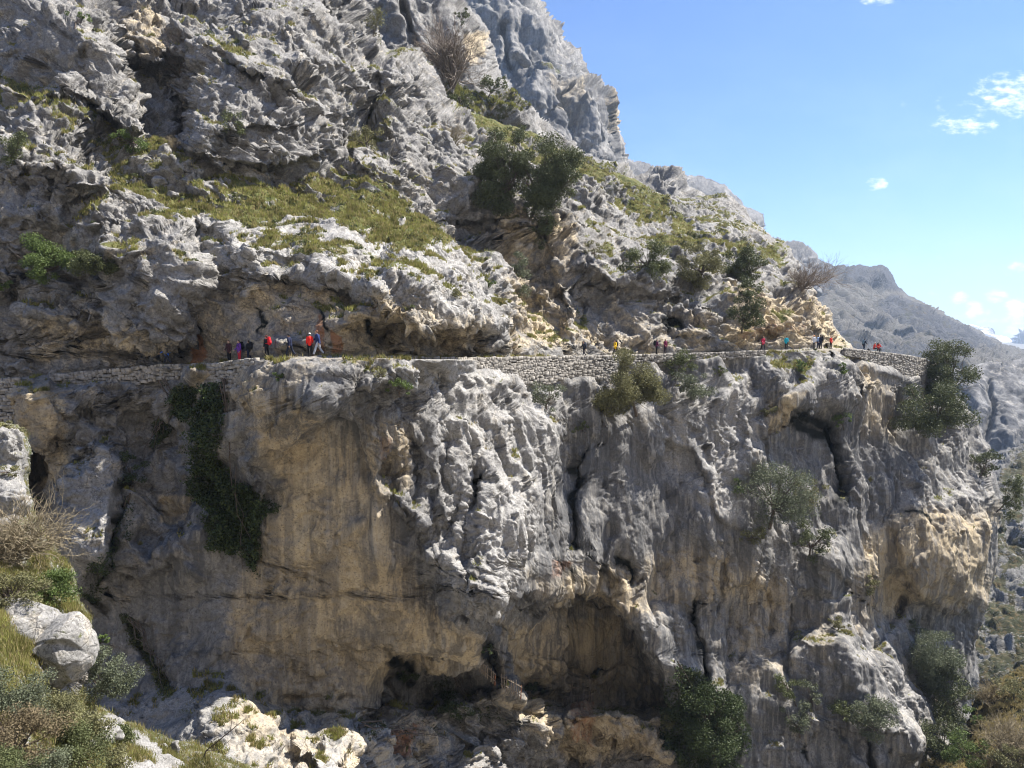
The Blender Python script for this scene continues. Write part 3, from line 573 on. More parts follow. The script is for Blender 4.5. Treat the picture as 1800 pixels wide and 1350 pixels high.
SM = {}
def dA(P, N, U, V, stage):
    Pw = P.astype(np.float32)
    warp = np.stack([gn(Pw / 3.1, 61), gn(Pw / 3.1, 62), gn(Pw / 3.1, 63)], -1)
    wf = np.stack([gn(Pw / 0.9, 64), gn(Pw / 0.9, 65), gn(Pw / 0.9, 66)], -1)
    Pq = Pw + warp * 0.9 + wf * 0.22
    c, s = math.cos(R(36)), math.sin(R(36))            # beds dip down to the right
    rough = 0.35 + 0.9 * sst(fbm(Pw / 4.5, 3, 77), -.25, .35)
    bx = Pq[..., 0] * c - Pq[..., 2] * s; bz = Pq[..., 0] * s + Pq[..., 2] * c
    Bq = np.stack([bx * 0.55, Pq[..., 1] * 0.8, bz], -1); Cq = np.stack([bx * 0.7, Pq[..., 1] * 0.8, bz], -1)
    Fq = Pw + warp * 0.7; Fv = np.stack([Fq[..., 0], Fq[..., 1], Fq[..., 2] * 0.16], -1)
    rough = 0.35 + 0.9 * sst(fbm(Pw / 4.5, 3, 77), -.25, .35)
    Cq = np.stack([bx * 0.7, Pq[..., 1] * 0.8, bz], -1)
    st3 = lambda k: np.stack([Pq[..., 0], Pq[..., 1], Pq[..., 2] * k], -1)
    if stage == 0:
        blk = facet(Bq / 6.5, 1, 1.2, .22, .06, bw=.22) * 2.3 + facet(Cq / 2.7, 2, 1.2, .30, .08, bw=.22) * .75 * rough + strata(bz / 2.9 + gn(Pw / 9, 33) * .9, 3) * 1.35 * (.4 + .9 * sst(gn(Pw / 12, 35), -.3, .3)) + strata(-bx / 5.5 + gn(Pw / 8, 36) * .8, 5) * .9
        flu = fbm(Fv / 5.0, 3, 23) * 1.6 + facet(np.stack([Fq[..., 0], Fq[..., 1], Fq[..., 2] * .3], -1) / 3.4, 6, 1., .18, .09, bw=.4) * .70
        kar = facet(st3(.26) / 3.0, 12, 1.2, .25, .08, bw=.2) * .6 + fbm(Fv / 3, 3, 29) * .8
        smo = fbm(Pw / 4, 3, 51) * 0.7 + facet(Pq / 2.2, 11, .7, .15, .1) * .30
    else:
        blk = strata(bz / .85 + gn(Pw / 3, 37) * .7, 6, .2) * .34 * sst(gn(Pw / 5, 38), -.2, .4) + (facet(Pq / 1.3, 3, 1.7, .25, .07, bw=.10) * 0.50 + facet(Pq / 0.55, 4, 1.6, .2, .10, bw=.10) * 0.20 + facet(Pq / .24, 5, 1.4, .1, .1, bw=.1) * .06) * rough
        flu = ridged(Fv / 2.1, 4, 21) * 0.34 * (.5 + .6 * rough) + facet(st3(.35) / 1.2, 7, 1.5, .2, .08, bw=.12) * 0.19 * rough + facet(Pq / .5, 17, 1.5, .2, .10, bw=.1) * .11 * rough
        kar = ridged(st3(.14) / 1.3, 4, 41, .55) * 0.36 + facet(st3(.28) / 0.95, 8, 1.7, .28, .08, bw=.10) * 0.20 * (.4 + .7 * rough) + facet(Pq / 0.42, 9, 1.6, .2, .12, bw=.10) * .14 * rough
        smo = fbm(Pw / 1.2, 5, 53) * 0.20 + facet(Pq / .9, 15, 1.5, .2, .06, bw=.08) * .16 * rough + ridged(Fv / 2.2, 3, 57) * .16
    below = sst(V - tv(U), -6, 14)
    fl = below.copy(); ka = np.zeros_like(fl); sm = np.zeros_like(fl)
    def reg(poly, f): return sst(poly_sd(U, V, poly), -f, f)
    ka = np.maximum(ka, reg([(660,620),(990,640),(985,760),(940,880),(945,960),(900,1060),(852,1125),(780,1095),(745,960),(660,860),(640,740),(560,650)], 22))
    ka = np.maximum(ka, reg([(330,380),(560,370),(740,375),(860,500),(880,600),(840,570),(760,560),(640,510),(520,480),(420,470),(340,500)], 14) * .9)
    ka = np.maximum(ka, reg([(1150,700),(1310,660),(1310,820),(1300,940),(1220,880),(1160,820)], 20) * .8)
    ka = np.maximum(ka, reg([(300,1215),(420,1215),(520,1300),(460,1380),(150,1380),(200,1230)], 14))
    sm = np.maximum(sm, reg([(400,700),(560,760),(640,800),(660,1000),(740,1080),(740,1150),(650,1200),(600,1280),(450,1240),(400,1210),(200,1180),(210,1060),(390,1000)], 24))
    sm = np.maximum(sm, reg([(330,540),(560,510),(700,570),(640,625),(330,640)], 14) * .75)
    sm = np.maximum(sm, reg([(1050,740),(1160,840),(1220,960),(1040,980),(1000,900)], 24) * .6)
    sm = np.maximum(sm, reg([(110,800),(205,800),(205,980),(115,1000)], 8) * .8)
    sm = np.maximum(sm, reg([(1580,960),(1740,940),(1740,1060),(1590,1060)], 14) * .7)
    ft = reg([(480,1262),(700,1262),(760,1230),(1180,1250),(1200,1400),(480,1400)], 10)
    ka *= 1 - ft; sm *= 1 - ft; fl *= 1 - ft
    lf = reg([(-200,680),(330,660),(330,900),(230,1100),(-200,1100)], 30) * below
    fl = fl * (1 - lf * .6)
    if stage == 0:
        slab = 0 * U
        for poly, a in SLABS: slab = np.maximum(slab, reg(poly, 8))
        blk = blk * (1 - .62 * slab)
    gz = sst(N[..., 2], .55, .85)                     # gentler ground is smoother
    d = blk * (1 - fl) + flu * fl
    d = d * (1 - ka) + kar * 1.1 * ka; d = d * (1 - sm) + smo * sm
    d = d * (1 - .55 * gz) + (fbm(Pw / 9, 3, 71) * 1.3 if stage == 0 else 0)
    near = np.exp(-((V - tv(U)) / 7) ** 2)             # keep the trail bench clear
    wl = 0 * U
    for b_, _ in WALLS: wl = np.maximum(wl, sst(poly_sd(U, V, wall_poly(b_)), -5, 3))
    d = d * (1 - .75 * near) * (1 - .85 * wl)
    SM['ka'] = ka; SM['sm'] = sm; SM['fl'] = fl
    up_ = tv(U) - V; band = sst(up_, -2, 1.5) * (1 - sst(up_, 40, 62)); d = np.where(band > 0, d * (1 - band) + np.minimum(d, .35) * band, d)
    return d * (0.85 + P[..., 1] / 400)

GRASS = [[(-200,110),(0,120),(60,150),(110,175),(180,215),(235,230),(285,250),(300,285),(200,285),(120,235),(60,205),(0,195),(-200,190)],
         [(180,280),(420,285),(560,290),(650,300),(705,335),(740,370),(640,365),(520,370),(400,392),(330,372),(270,345),(210,330)],
         [(120,355),(175,330),(210,350),(170,400),(130,400)], [(560,370),(740,375),(800,440),(700,430),(600,400)],
         [(600,190),(650,165),(700,190),(690,235),(620,262)], [(790,180),(870,215),(960,255),(1080,300),(1150,340),(1200,380),(1210,400),(1120,385),(1050,345),(980,300),(860,250)],
         [(1150,410),(1260,420),(1380,440),(1380,455),(1240,440),(1150,440)], [(640,622),(660,640),(720,650),(640,652)],
         [(1340,622),(1440,620),(1420,650),(1360,645)], [(850,630),(980,626),(940,634)]]
OCHRE = [([(420,640),(560,740),(660,800),(700,960),(740,1080),(820,1110),(860,1140),(820,1170),(700,1165),(640,1215),(600,1290),(470,1260),(410,1220),(400,1080),(450,1000),(500,860),(440,760)], 40, 1.0),
         ([(470,740),(560,740),(620,770),(580,860),(470,870)], 30, .35),
         ([(880,1090),(1100,1090),(1170,1230),(1180,1340),(1000,1340),(880,1230)], 30, .85), ([(930,1010),(1050,1000),(1250,960),(1420,1050),(1360,1080),(1260,1050),(1100,1080),(950,1080)], 40, .65),
         ([(1230,1030),(1480,1060),(1460,1180),(1300,1200),(1240,1130)], 36, .32), ([(1580,900),(1740,900),(1745,1060),(1600,1060),(1500,1110),(1520,960)], 40, .95),
         ([(1280,500),(1450,520),(1500,610),(1280,612)], 30, .75), ([(500,500),(860,560),(860,620),(330,640),(340,520)], 30, .5), ([(880,360),(1010,380),(1000,620),(890,620),(870,450)], 30, .6),
         ([(1350,700),(1415,690),(1380,760),(1350,770)], 12, 1.0), ([(280,870),(350,870),(345,920),(285,920)], 8, .95), ([(30,560),(320,560),(300,640),(30,640)], 30, .4),
         ([(200,10),(280,20),(290,100),(215,100)], 14, .45), ([(440,1230),(540,1290),(520,1380),(430,1350),(380,1290)], 16, .45), ([(480,1270),(760,1250),(760,1360),(480,1360)], 24, .35),
         ([(1000,540),(1250,560),(1250,620),(1000,620)], 24, .45), ([(1510,640),(1600,700),(1580,780),(1500,760)], 24, .6), ([(640,740),(720,740),(720,860),(660,860)], 14, .6), ([(340,620),(560,640),(450,760),(340,700)],24,.5),
         ([(40,670),(110,680),(120,860),(60,860)], 20, .55)]
RUST = [([(341,588),(353,588),(354,640),(337,640)], 4, 1.9), ([(560,550),(575,560),(572,620),(556,620)], 6, 1.0), ([(585,580),(600,590),(600,622),(584,622)], 5, 1.2), ([(1000,1240),(1050,1240),(1045,1300),(1010,1300)], 8, .65),
        ([(690,1270),(735,1275),(735,1340),(700,1330)], 8, .8), ([(960,985),(1010,985),(990,1010),(955,1015)], 6, .8), ([(660,765),(690,765),(685,810),(662,815)], 6, .7), ([(1300,560),(1420,560),(1420,590),(1300,600)], 16, .5), ([(1280,880),(1300,900),(1300,960)], 8, .4), ([(295,345),(315,345),(318,368),(300,366)], 4, 1.0)]
STAIN = [([(560,640),(640,640),(780,700),(790,900),(760,980),(690,1000),(640,860),(575,860),(560,740)], 40, .60), ([(430,720),(500,700),(560,740),(560,800),(450,770)], 24, .6), ([(980,680),(1060,700),(1160,760),(1240,930),(1150,980),(1000,990),(960,1080),(900,1070),(970,880)], 40, .62), ([(380,660),(470,640),(560,720),(560,760),(470,760)], 30, .4),
         ([(1440,700),(1600,760),(1600,900),(1480,960),(1380,900)], 40, .62), ([(200,960),(390,1000),(400,1210),(230,1190)], 40, .42), ([(0,560),(300,640),(330,680),(0,680)], 30, .35), ([(330,560),(560,560),(560,630),(330,640)], 24, .35),
         ([(1340,940),(1560,980),(1500,1180),(1400,1200)], 40, .42), ([(620,880),(760,920),(760,1060),(690,1060)], 30, .35), ([(1010,540),(1240,560),(1260,620),(1000,620)], 20, .35), ([(1180,1040),(1320,1060),(1320,1320),(1190,1200)], 30, .4),
         ([(840,1100),(880,1090),(900,1180),(960,1240),(880,1230)], 14, .7)]
BLACK_LINES = [([(1018,790),(1006,820),(1012,860),(1000,900)], 5), ([(1000,905),(1010,960)], 6), ([(345,548),(349,575),(350,585)], 5), ([(1415,735),(1450,745),(1462,800),(1470,880)], 12), ([(1400,740),(1440,770)], 9), ([(1218,1055),(1222,1100),(1240,1200)], 6), ([(845,835),(838,870),(828,910)], 4),
        ([(1085,988),(1105,990)], 6), ([(1110,990),(1107,1030)], 4), ([(450,540),(470,570),(460,590)], 4), ([(565,545),(576,575)], 3.5), ([(650,575),(660,590)], 6), ([(1165,570),(1190,575)], 7), ([(1600,895),(1640,910)], 4), ([(1402,1310),(1408,1335)], 3), ([(700,1190),(720,1200)], 10), ([(690,1160),(720,1172)], 10), ([(860,1130),(850,1150),(870,1165)], 8), ([(935,1205),(960,1215)], 8), ([(1040,1185),(1060,1180)],4), ([(60,870),(70,930),(95,990)], 14), ([(212,850),(205,960)], 9)]  # near-black lines along cut cracks, recesses and cave pockets
def masks(P, N, U, V, d):
    Pw = P.astype(np.float32)
    n1 = fbm(Pw / 2.2, 4, 81); n2 = fbm(Pw / 6, 3, 83)
    g = np.zeros_like(U)
    for p in GRASS: g = np.maximum(g, sst(poly_sd(U, V, p), -14, 14))
    Nz = blur(N, 2)[..., 2]
    upper = sst(tv(U) - V, 6, 30)
    gr = g * (0.25 + 1.0 * sst(Nz, .25, .75)) + upper * sst(Nz + n1 * .5 + n2 * .4, .62, .95) * .75
    gr = gr + (1 - upper) * sst(Nz + n1 * .6, .7, 1.0) * .5
    gr = np.clip(gr + n1 * .35 * (gr > .05), 0, 1.1)
    oc = np.zeros_like(U); ru = np.zeros_like(U); st = np.zeros_like(U); se = np.zeros_like(U)
    for p, f, a in OCHRE: oc = np.maximum(oc, a * sst(poly_sd(U, V, p), -f * .6, f * .6))
    for p, f, a in RUST: ru = np.maximum(ru, a * sst(poly_sd(U, V, p), -f, f))
    for p, f, a in STAIN: st = np.maximum(st, a * sst(poly_sd(U, V, p), -f * .7, f * .7))
    Q = np.stack([U / 22, V / 22, 0 * U], -1).astype(np.float32); wu = fbm(Q, 3, 91) * 14; wv = fbm(Q, 3, 93) * 14
    for p, w in BLACK_LINES: se = np.maximum(se, 1.2 * np.exp(-(line_d(U + wu, V + wv, p)[0] / w) ** 2))
    oc = oc * (.8 + .7 * n2 + .3 * n1) + .15 * n2 + .14 + .05 * (V > tv(U))
    pale = np.clip(.5 * sst(poly_sd(U, V, [(112,800),(150,768),(195,785),(208,850),(200,930),(178,1000),(130,1015),(108,960)]), -4, 6) + SM['ka'] * .8 + 1.0 * sst(poly_sd(U, V, [(300,1215),(430,1215),(520,1290),(700,1262),(700,1400),(300,1400)]), -8, 8) + sst(N[..., 2], .1, .7) * .45 + n2 * .25, 0, 1)  # rain-washed rock, plus sunlight put into the colour on spur, tops and foot
    return dict(grass=gr, ochre=np.clip(oc, 0, 1.2), rust=ru, stain=st + .06 * (V > tv(U)), black_line=np.clip(se, 0, 1), pale=pale * (1 - .8 * st), streaky=np.clip(SM['fl'] * .9 - SM['sm'] * .25, 0, 1) * (1 - SM['ka'] * .5))

POLY_A = [(-700,-400),(640,-400),(648,-100),(650,0),(662,55),(683,88),(735,86),(762,130),(790,180),(850,212),(900,228),(950,245),(1010,275),(1060,298),(1110,320),(1150,343),(1200,352),(1222,348),(1250,342),(1285,346),(1300,362),
          (1312,385),(1340,412),(1374,432),(1395,470),(1425,505),(1442,540),(1462,572),(1482,600),(1505,618),(1540,620),(1590,626),(1630,634),(1650,650),(1680,690),(1708,735),(1738,795),(1752,860),(1754,940),(1748,1010),
          (1736,1060),(1716,1110),(1712,1180),(1700,1240),(1710,1300),(1730,1600),(-700,1600)]
A = relief('cliff', (-440, -140, 1775, 1430), STEP, POLY_A, zA, dA, back=9, bw=12, dens=1.5, sdn=(5, 45), mat=ROCK, afun=masks, seed=3, nblur=9)

# ------------------------------------------------------------------ terrain behind the cliff
def far_disp(sc, amp, flute=0.0, bed=0.0):
    def f(P, N, U, V, stage):
        Pw = P.astype(np.float32) / sc
        w = np.stack([gn(Pw / 2, 61), gn(Pw / 2, 62), gn(Pw / 2, 63)], -1) * .5
        Q = Pw + w
        Fv = np.stack([Q[..., 0], Q[..., 1], Q[..., 2] * (.3 if flute < .45 else .2)], -1)
        if stage == 0: d = facet(Fv / 2.4, 1, 1.2, .25, .06, bw=.24) * (1.1 if flute < .45 else .85) + facet(Fv / .9, 2, 1.2, .25, .08, bw=.2) * .36 + fbm(Pw / 3, 5, 71) * .9 + (ridged(Fv / 2.6, 3, 27) * .28 if flute >= .45 else 0) + strata((Q[..., 0] * .5 + Q[..., 2]) / 1.3, 4) * .22
        else: d = facet(Q / .5, 3, 1.5, .2, .1, bw=.15) * .13 + ridged(Fv / 1.2, 4, 21) * flute * .45 + fbm(Q / .5, 4, 31) * .10
        return d * amp * sc
    return f
def far_masks(g0=0.0, oc0=0.15, streak=0.4, grass_poly=(), ochre_poly=(), stain_poly=(), rough_poly=()):
    def f(P, N, U, V, d):
        n1 = fbm(np.stack([U / 30, V / 30, 0 * U], -1), 4, 5)
        Nz = blur(N, 2)[..., 2]; g = sst(Nz + n1 * .5, .55, .95) * g0; oc = np.full_like(U, oc0) + n1 * .2; stn = np.zeros_like(U)
        for p, a in grass_poly: g = np.maximum(g, a * sst(poly_sd(U, V, p), -8, 8) + n1 * .2)
        for p, a in ochre_poly: oc = np.maximum(oc, a * sst(poly_sd(U, V, p), -6, 6))
        for p, a in stain_poly: stn = np.maximum(stn, a * sst(poly_sd(U, V, p), -8, 8))
        return dict(grass=g, ochre=oc, rust=0 * U, stain=stn, black_line=0 * U, pale=np.clip(.3 + n1, 0, 1), streaky=np.full_like(U, streak))
    return f
def zf(ctrl, feats=(), wob=14):
    f = rbf(ctrl)
    def z(U, V):
        Z = f(U, V)
        Q = np.stack([U / 50, V / 50, 0 * U], -1).astype(np.float32); WU = fbm(Q, 4, 5) * wob; WV = fbm(Q, 4, 9) * wob
        for ft in feats:
            if ft[0] == 'S': step(Z, U, V, WU, WV, *ft[1:])
            elif ft[0] == 'T': trench(Z, U, V, WU, WV, *ft[1:])
            else: blob(Z, U, V, *ft[1:])
        return Z
    return z
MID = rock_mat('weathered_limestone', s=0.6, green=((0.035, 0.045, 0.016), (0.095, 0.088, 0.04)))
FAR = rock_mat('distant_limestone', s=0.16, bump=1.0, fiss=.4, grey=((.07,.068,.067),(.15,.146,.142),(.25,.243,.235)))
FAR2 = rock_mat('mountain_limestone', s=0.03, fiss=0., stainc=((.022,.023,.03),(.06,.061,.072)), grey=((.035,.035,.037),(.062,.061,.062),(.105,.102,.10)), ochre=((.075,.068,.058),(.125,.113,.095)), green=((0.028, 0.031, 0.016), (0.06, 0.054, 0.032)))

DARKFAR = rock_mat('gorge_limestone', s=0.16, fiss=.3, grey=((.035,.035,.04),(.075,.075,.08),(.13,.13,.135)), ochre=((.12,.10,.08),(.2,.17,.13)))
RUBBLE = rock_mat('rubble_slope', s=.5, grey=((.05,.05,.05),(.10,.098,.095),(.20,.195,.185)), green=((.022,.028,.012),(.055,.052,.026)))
# rocky ridge rising just behind the cliff's skyline
B_ = relief('ridge', (620, -140, 1300, 480), 2.0,
  [(400,-400),(690,-400),(790,-150),(810,0),(845,45),(862,90),(868,122),(885,150),(905,168),(945,205),(1000,250),(1050,283),(1095,300),(1112,312),(1135,305),(1150,294),(1175,290),(1195,300),(1206,325),(1250,350),(1290,370),(1320,470),(700,470),(600,250)],
  zf([(600,-100,150),(650,0,140),(700,50,136),(800,-100,150),(800,50,142),(840,100,146),(750,150,130),(850,170,140),(950,230,150),(1050,300,165),(1100,330,175),(1170,300,185),(1220,350,180),(700,300,125),(1000,400,150),(1250,450,165)],
     [('S',[(662,0),(690,60),(760,110),(862,130)],-4,60,4,1),('S',[(800,40),(850,70),(862,110)],3,30,3,1),('S',[(860,195),(930,215),(1000,262),(1060,296)],4,24,3,1),('T',[(1120,330),(1150,320)],4,8),('T',[(700,0),(720,60),(740,90)],3,8),('S',[(1120,300),(1160,300),(1200,330)],3,20,3,1)]),
  far_disp(3.0, .75, .3), back=25, bw=10, sdn=(4, 22), mat=MID, afun=far_masks(.5, .12, .3, [([(780,130),(900,165),(930,200),(850,215),(760,180)], .7), ([(980,250),(1100,305),(1100,330),(1000,300)], .6)], [([(820,50),(855,60),(850,110),(825,100)], .9)]), seed=11, nblur=7)
# the great grey rock peak
C_ = relief('peak', (640, -150, 1130, 480), 2.0,
  [(400,-500),(860,-500),(900,-120),(935,-15),(955,10),(962,28),(985,48),(990,72),(1004,84),(1018,86),(1022,108),(1030,132),(1050,142),(1060,156),(1076,158),(1081,190),(1083,225),(1090,250),(1093,275),(1097,300),(1115,330),(1130,480),(600,480),(500,0)],
  zf([(600,-150,520),(700,0,470),(800,-100,500),(900,-100,520),(850,50,460),(900,150,445),(940,50,480),(980,100,478),(930,200,430),(1000,150,462),(1000,250,432),(1060,200,470),(1070,280,450),(900,300,400),(1100,350,430),(700,300,400)],
     [('S',[(935,118),(960,122),(1010,128),(1020,150)],24,60,3,1),('S',[(925,130),(938,180),(960,260),(1000,300)],20,60,4,-1),('S',[(1012,130),(1020,180),(1030,260)],18,34,4,-1),('S',[(1000,90),(1010,140)],14,40,4,-1),
      ('T',[(880,40),(890,100),(905,150)],14,9),('S',[(845,10),(880,60),(900,150),(930,210)],16,50,4,-1),('S',[(940,0),(930,60),(900,110)],16,50,4,-1),('S',[(1060,160),(1055,200),(1070,260),(1085,290)],12,30,4,1),('T',[(1045,150),(1050,210),(1062,260)],8,6)], 10),
  far_disp(9, .62, .5), back=90, bw=9, sdn=(6, 14), mat=FAR, afun=far_masks(.25, .1, .75, [([(950,120),(985,120),(985,126),(950,126)], .9), ([(985,130),(1100,290),(1060,290),(930,210)], .05)], [([(955,140),(1030,135),(1030,220),(990,215)], .5), ([(1060,160),(1080,160),(1090,250),(1070,230)], .7)]), seed=12, nblur=6)
# blue ridge in the gap
D_ = relief('far_ridge', (1060, 240, 1440, 520), 2.0,
  [(1040,240),(1092,268),(1112,285),(1130,290),(1150,300),(1185,312),(1205,313),(1232,312),(1252,318),(1272,325),(1284,338),(1300,352),(1308,366),(1330,374),(1338,380),(1341,402),(1350,420),(1380,424),(1398,424),(1408,428),(1422,438),(1432,450),(1445,520),(1040,520)],
  zf([(1060,260,880),(1100,350,820),(1200,315,1000),(1200,400,860),(1290,350,1020),(1330,400,980),(1300,450,900),(1420,440,1000),(1400,500,900)],
     [('S',[(1300,352),(1308,400)],30,30,3,1),('S',[(1335,378),(1330,420)],30,20,3,1),('S',[(1380,424),(1385,460)],20,20,3,-1)], 6),
  far_disp(16, .55, .5), back=160, bw=7, sdn=(3, 16), mat=DARKFAR, afun=far_masks(.15, .05, .7), seed=13, nblur=5)
# the long far mountain with scree and crags
E_ = relief('mountain', (1340, 440, 1990, 720), 2.0,
  [(1300,420),(1400,440),(1440,458),(1465,468),(1500,466),(1530,468),(1552,468),(1562,476),(1568,490),(1578,508),(1590,516),(1640,540),(1700,572),(1745,598),(1800,615),(1900,650),(2100,690),(2100,800),(1300,800)],
  zf([(1380,450,1500),(1450,480,1560),(1550,475,1650),(1575,520,1600),(1500,520,1380),(1600,560,1420),(1650,560,1500),(1700,590,1480),(1800,625,1500),(1450,600,1050),(1520,640,920),(1600,620,1050),(1700,640,950),(1800,650,900),(1600,700,800),(1750,700,760),(1950,680,1200),(1950,720,800)],
     [('S',[(1455,478),(1500,496),(1545,508),(1580,520)],-110,30,2.5,1),('B',1640,545,30,14,90),('S',[(1530,540),(1560,520),(1600,530),(1650,565),(1700,590),(1740,610)],130,30,2.5,1),('S',[(1575,575),(1610,590),(1650,600),(1690,612)],-60,20,2.5,1),
      ('S',[(1470,560),(1500,585),(1560,606),(1620,612)],90,20,2.5,1),('B',1540,562,22,9,90),('B',1590,578,20,8,80),('S',[(1700,600),(1740,615),(1790,630)],26,18,2.5,1),('B',1640,585,18,10,40)], 8),
  far_disp(14, .62, .3), back=200, bw=6, sdn=(2.5, 24), mat=FAR2, afun=far_masks(.5, .35, .15, [([(1440,560),(1600,640),(1800,640),(1800,700),(1500,700)], .6)], [([(1300,440),(1990,440),(1990,760),(1300,760)], 1.1)], [([(1455,462),(1556,462),(1572,490),(1584,514),(1545,506),(1500,494),(1460,476)], 1.3), ([(1535,545),(1560,520),(1600,526),(1660,556),(1720,588),(1760,615),(1700,612),(1650,606),(1600,575)], 1.3), ([(1520,568),(1545,556),(1565,570),(1540,578)], 1.2), ([(1566,588),(1600,578),(1620,592),(1590,596)], 1.2), ([(1466,568),(1500,588),(1560,608),(1640,606),(1640,640),(1540,640),(1480,616)], 1.0), ([(1380,430),(1450,455),(1470,500),(1440,540),(1400,480)], .9)]), seed=14, nblur=5)
# far snow-streaked range at the horizon
SNOW = bpy.data.materials.new('snowy_rock'); SNOW.use_nodes = True; _n = SNOW.node_tree; _b = _n.nodes['Principled BSDF']; _b.inputs['Roughness'].default_value = .8
_g = nd(_n, 'ShaderNodeNewGeometry'); _t = nd(_n, 'ShaderNodeTexNoise', Scale=0.006, Detail=6.0); lk(_n, _g.outputs['Position'], _t.inputs['Vector'])
lk(_n, mixc(_n, ramp(_n, _t.outputs[0], [(.46, 0.0), (.54, 1.0)]), (.09, .09, .095), (.72, .74, .78)), _b.inputs['Base Color'])
SR = relief('snowy_range', (1600, 550, 1990, 680), 3.0,
  [(1600,590),(1690,574),(1712,573),(1735,578),(1752,590),(1768,594),(1784,600),(1789,586),(1796,580),(1815,582),(1840,600),(1990,600),(1990,700),(1600,700)],
  zf([(1600,600,5200),(1700,575,5200),(1785,600,4600),(1800,580,4200),(1990,600,4500),(1990,680,4200),(1600,680,4800)]), far_disp(70, .4, .2), back=500, bw=5, sdn=(1.5, 14), mat=SNOW, seed=15, nblur=3)
# fluted gorge wall below the far path, right edge
J_ = relief('gorge_wall', (1600, 610, 1990, 980), 2.0,
  [(1560,660),(1640,650),(1700,648),(1725,640),(1750,636),(1800,632),(1990,640),(1990,1000),(1560,1000)],
  zf([(1600,650,540),(1700,655,500),(1800,640,520),(1990,650,560),(1700,800,440),(1800,800,430),(1990,900,420),(1650,950,400),(1800,950,380)],
     [('T',[(1735,660),(1745,720),(1730,780)],9,6),('S',[(1712,660),(1722,720),(1712,790)],14,30,3,1),('S',[(1790,650),(1800,720),(1795,790)],14,30,3,1)], 8),
  far_disp(9, .42, .42), back=60, bw=5, sdn=(3, 20), mat=DARKFAR, afun=far_masks(.2, .1, .8), seed=16, nblur=5)
# stony hillside lower right, behind the cliff's edge
K_ = relief('stony_hillside', (1640, 740, 1990, 1430), 2.2,
  [(1600,900),(1690,860),(1740,830),(1760,806),(1790,786),(1830,765),(1990,700),(1990,1500),(1600,1500)],
  zf([(1700,850,260),(1800,785,300),(1990,720,330),(1700,950,215),(1800,900,235),(1990,900,260),(1700,1100,180),(1800,1050,190),(1990,1050,200),(1750,1200,150),(1850,1250,135),(1990,1300,130),(1750,1400,120)],
     [('S',[(1745,860),(1775,905),(1800,930)],10,30,3,-1),('S',[(1740,1020),(1780,1010),(1850,1040)],8,26,3,1),('S',[(1735,1110),(1780,1120),(1850,1160)],8,26,3,1)], 10),
  far_disp(3.0, .65, .1), back=30, bw=6, sdn=(4, 20), mat=RUBBLE, afun=far_masks(1.0, .1, .0, [([(1730,1060),(1850,1080),(1850,1130),(1730,1110)], .9), ([(1730,920),(1850,960),(1850,990),(1730,980)], .7), ([(1720,1160),(1990,1160),(1990,1430),(1700,1430)], .8)]), seed=17, nblur=5)
# near bushy bank at the lower right corner
L_ = relief('bank', (1560, 1120, 1990, 1460), 2.5,
  [(1540,1460),(1580,1350),(1640,1330),(1700,1300),(1712,1240),(1745,1200),(1800,1170),(1990,1120),(1990,1500),(1540,1500)],
  zf([(1600,1380,88),(1700,1300,92),(1800,1180,100),(1990,1130,105),(1800,1300,84),(1990,1300,86),(1700,1440,78),(1990,1440,76)]),
  far_disp(1.2, .5, 0), back=6, bw=8, sdn=(4, 30), mat=RUBBLE, afun=far_masks(1.0, .25, 0, [([(1560,1120),(1990,1120),(1990,1500),(1560,1500)], .85)]), seed=18, nblur=4)
# foreground slope, lower left
def zG(U, V):
    Q = np.stack([U / 60, V / 60, 0 * U], -1).astype(np.float32); WU = fbm(Q, 4, 5) * 16; WV = fbm(Q, 4, 9) * 16
    Z = _zg(U, V)
    step(Z, U, V, WU, WV, [(-30,840),(20,850),(50,860)], .8, 30, 3, 1); step(Z, U, V, WU, WV, [(-30,920),(20,905),(60,930)], .8, 30, 3, 1)
    step(Z, U, V, WU, WV, [(150,1240),(200,1262),(240,1275),(300,1290),(330,1312)], .5, 20, 3, 1)
    step(Z, U, V, WU, WV, [(210,1345),(240,1338),(290,1345),(330,1370)], .5, 20, 3, 1)
    blob(Z, U, V, 15, 790, 22, 22, 1.2); blob(Z, U, V, 22, 880, 24, 26, 1.3); blob(Z, U, V, 180, 1285, 26, 14, .6, 20)
    return Z
_zg = rbf([(-720,740,43),(-720,1050,30),(-720,1400,16),(-180,740,40),(0,745,37),(40,760,36),(0,850,33),(45,860,33.5),(0,950,29),(100,980,31),(0,1050,25),(120,1040,29),(0,1150,21.5),(150,1100,27.5),(130,1200,25.5),(0,1250,18),(200,1270,26),(300,1310,28),(400,1345,29.5),(450,1380,30),(0,1400,15),(200,1400,20),(350,1420,24),(-180,1000,28),(-180,1400,14)])
def afG(P, N, U, V, d):
    n1 = fbm(P.astype(np.float32) / 1.1, 4, 81); Nz = blur(N, 3)[..., 2]
    g = .72 + n1 * .4
    for p in ([(-40,758),(34,762),(44,800),(40,905),(0,940),(-40,940)], [(150,1262),(215,1262),(210,1310),(160,1300)], [(215,1335),(300,1335),(300,1400),(215,1400)], [(225,1285),(260,1300),(330,1345),(300,1350),(240,1310)]):
        g = g - 1.0 * sst(poly_sd(U, V, p), -4, 6) * (Nz < .93)
    z = 0 * U
    return dict(grass=np.clip(g, 0, 1), ochre=z + .1, rust=z, stain=z, black_line=z, pale=z + .45, streaky=z)
NEAR = rock_mat('foreground_limestone', s=2.2, green=((0.045, 0.06, 0.02), (0.12, 0.115, 0.05)))
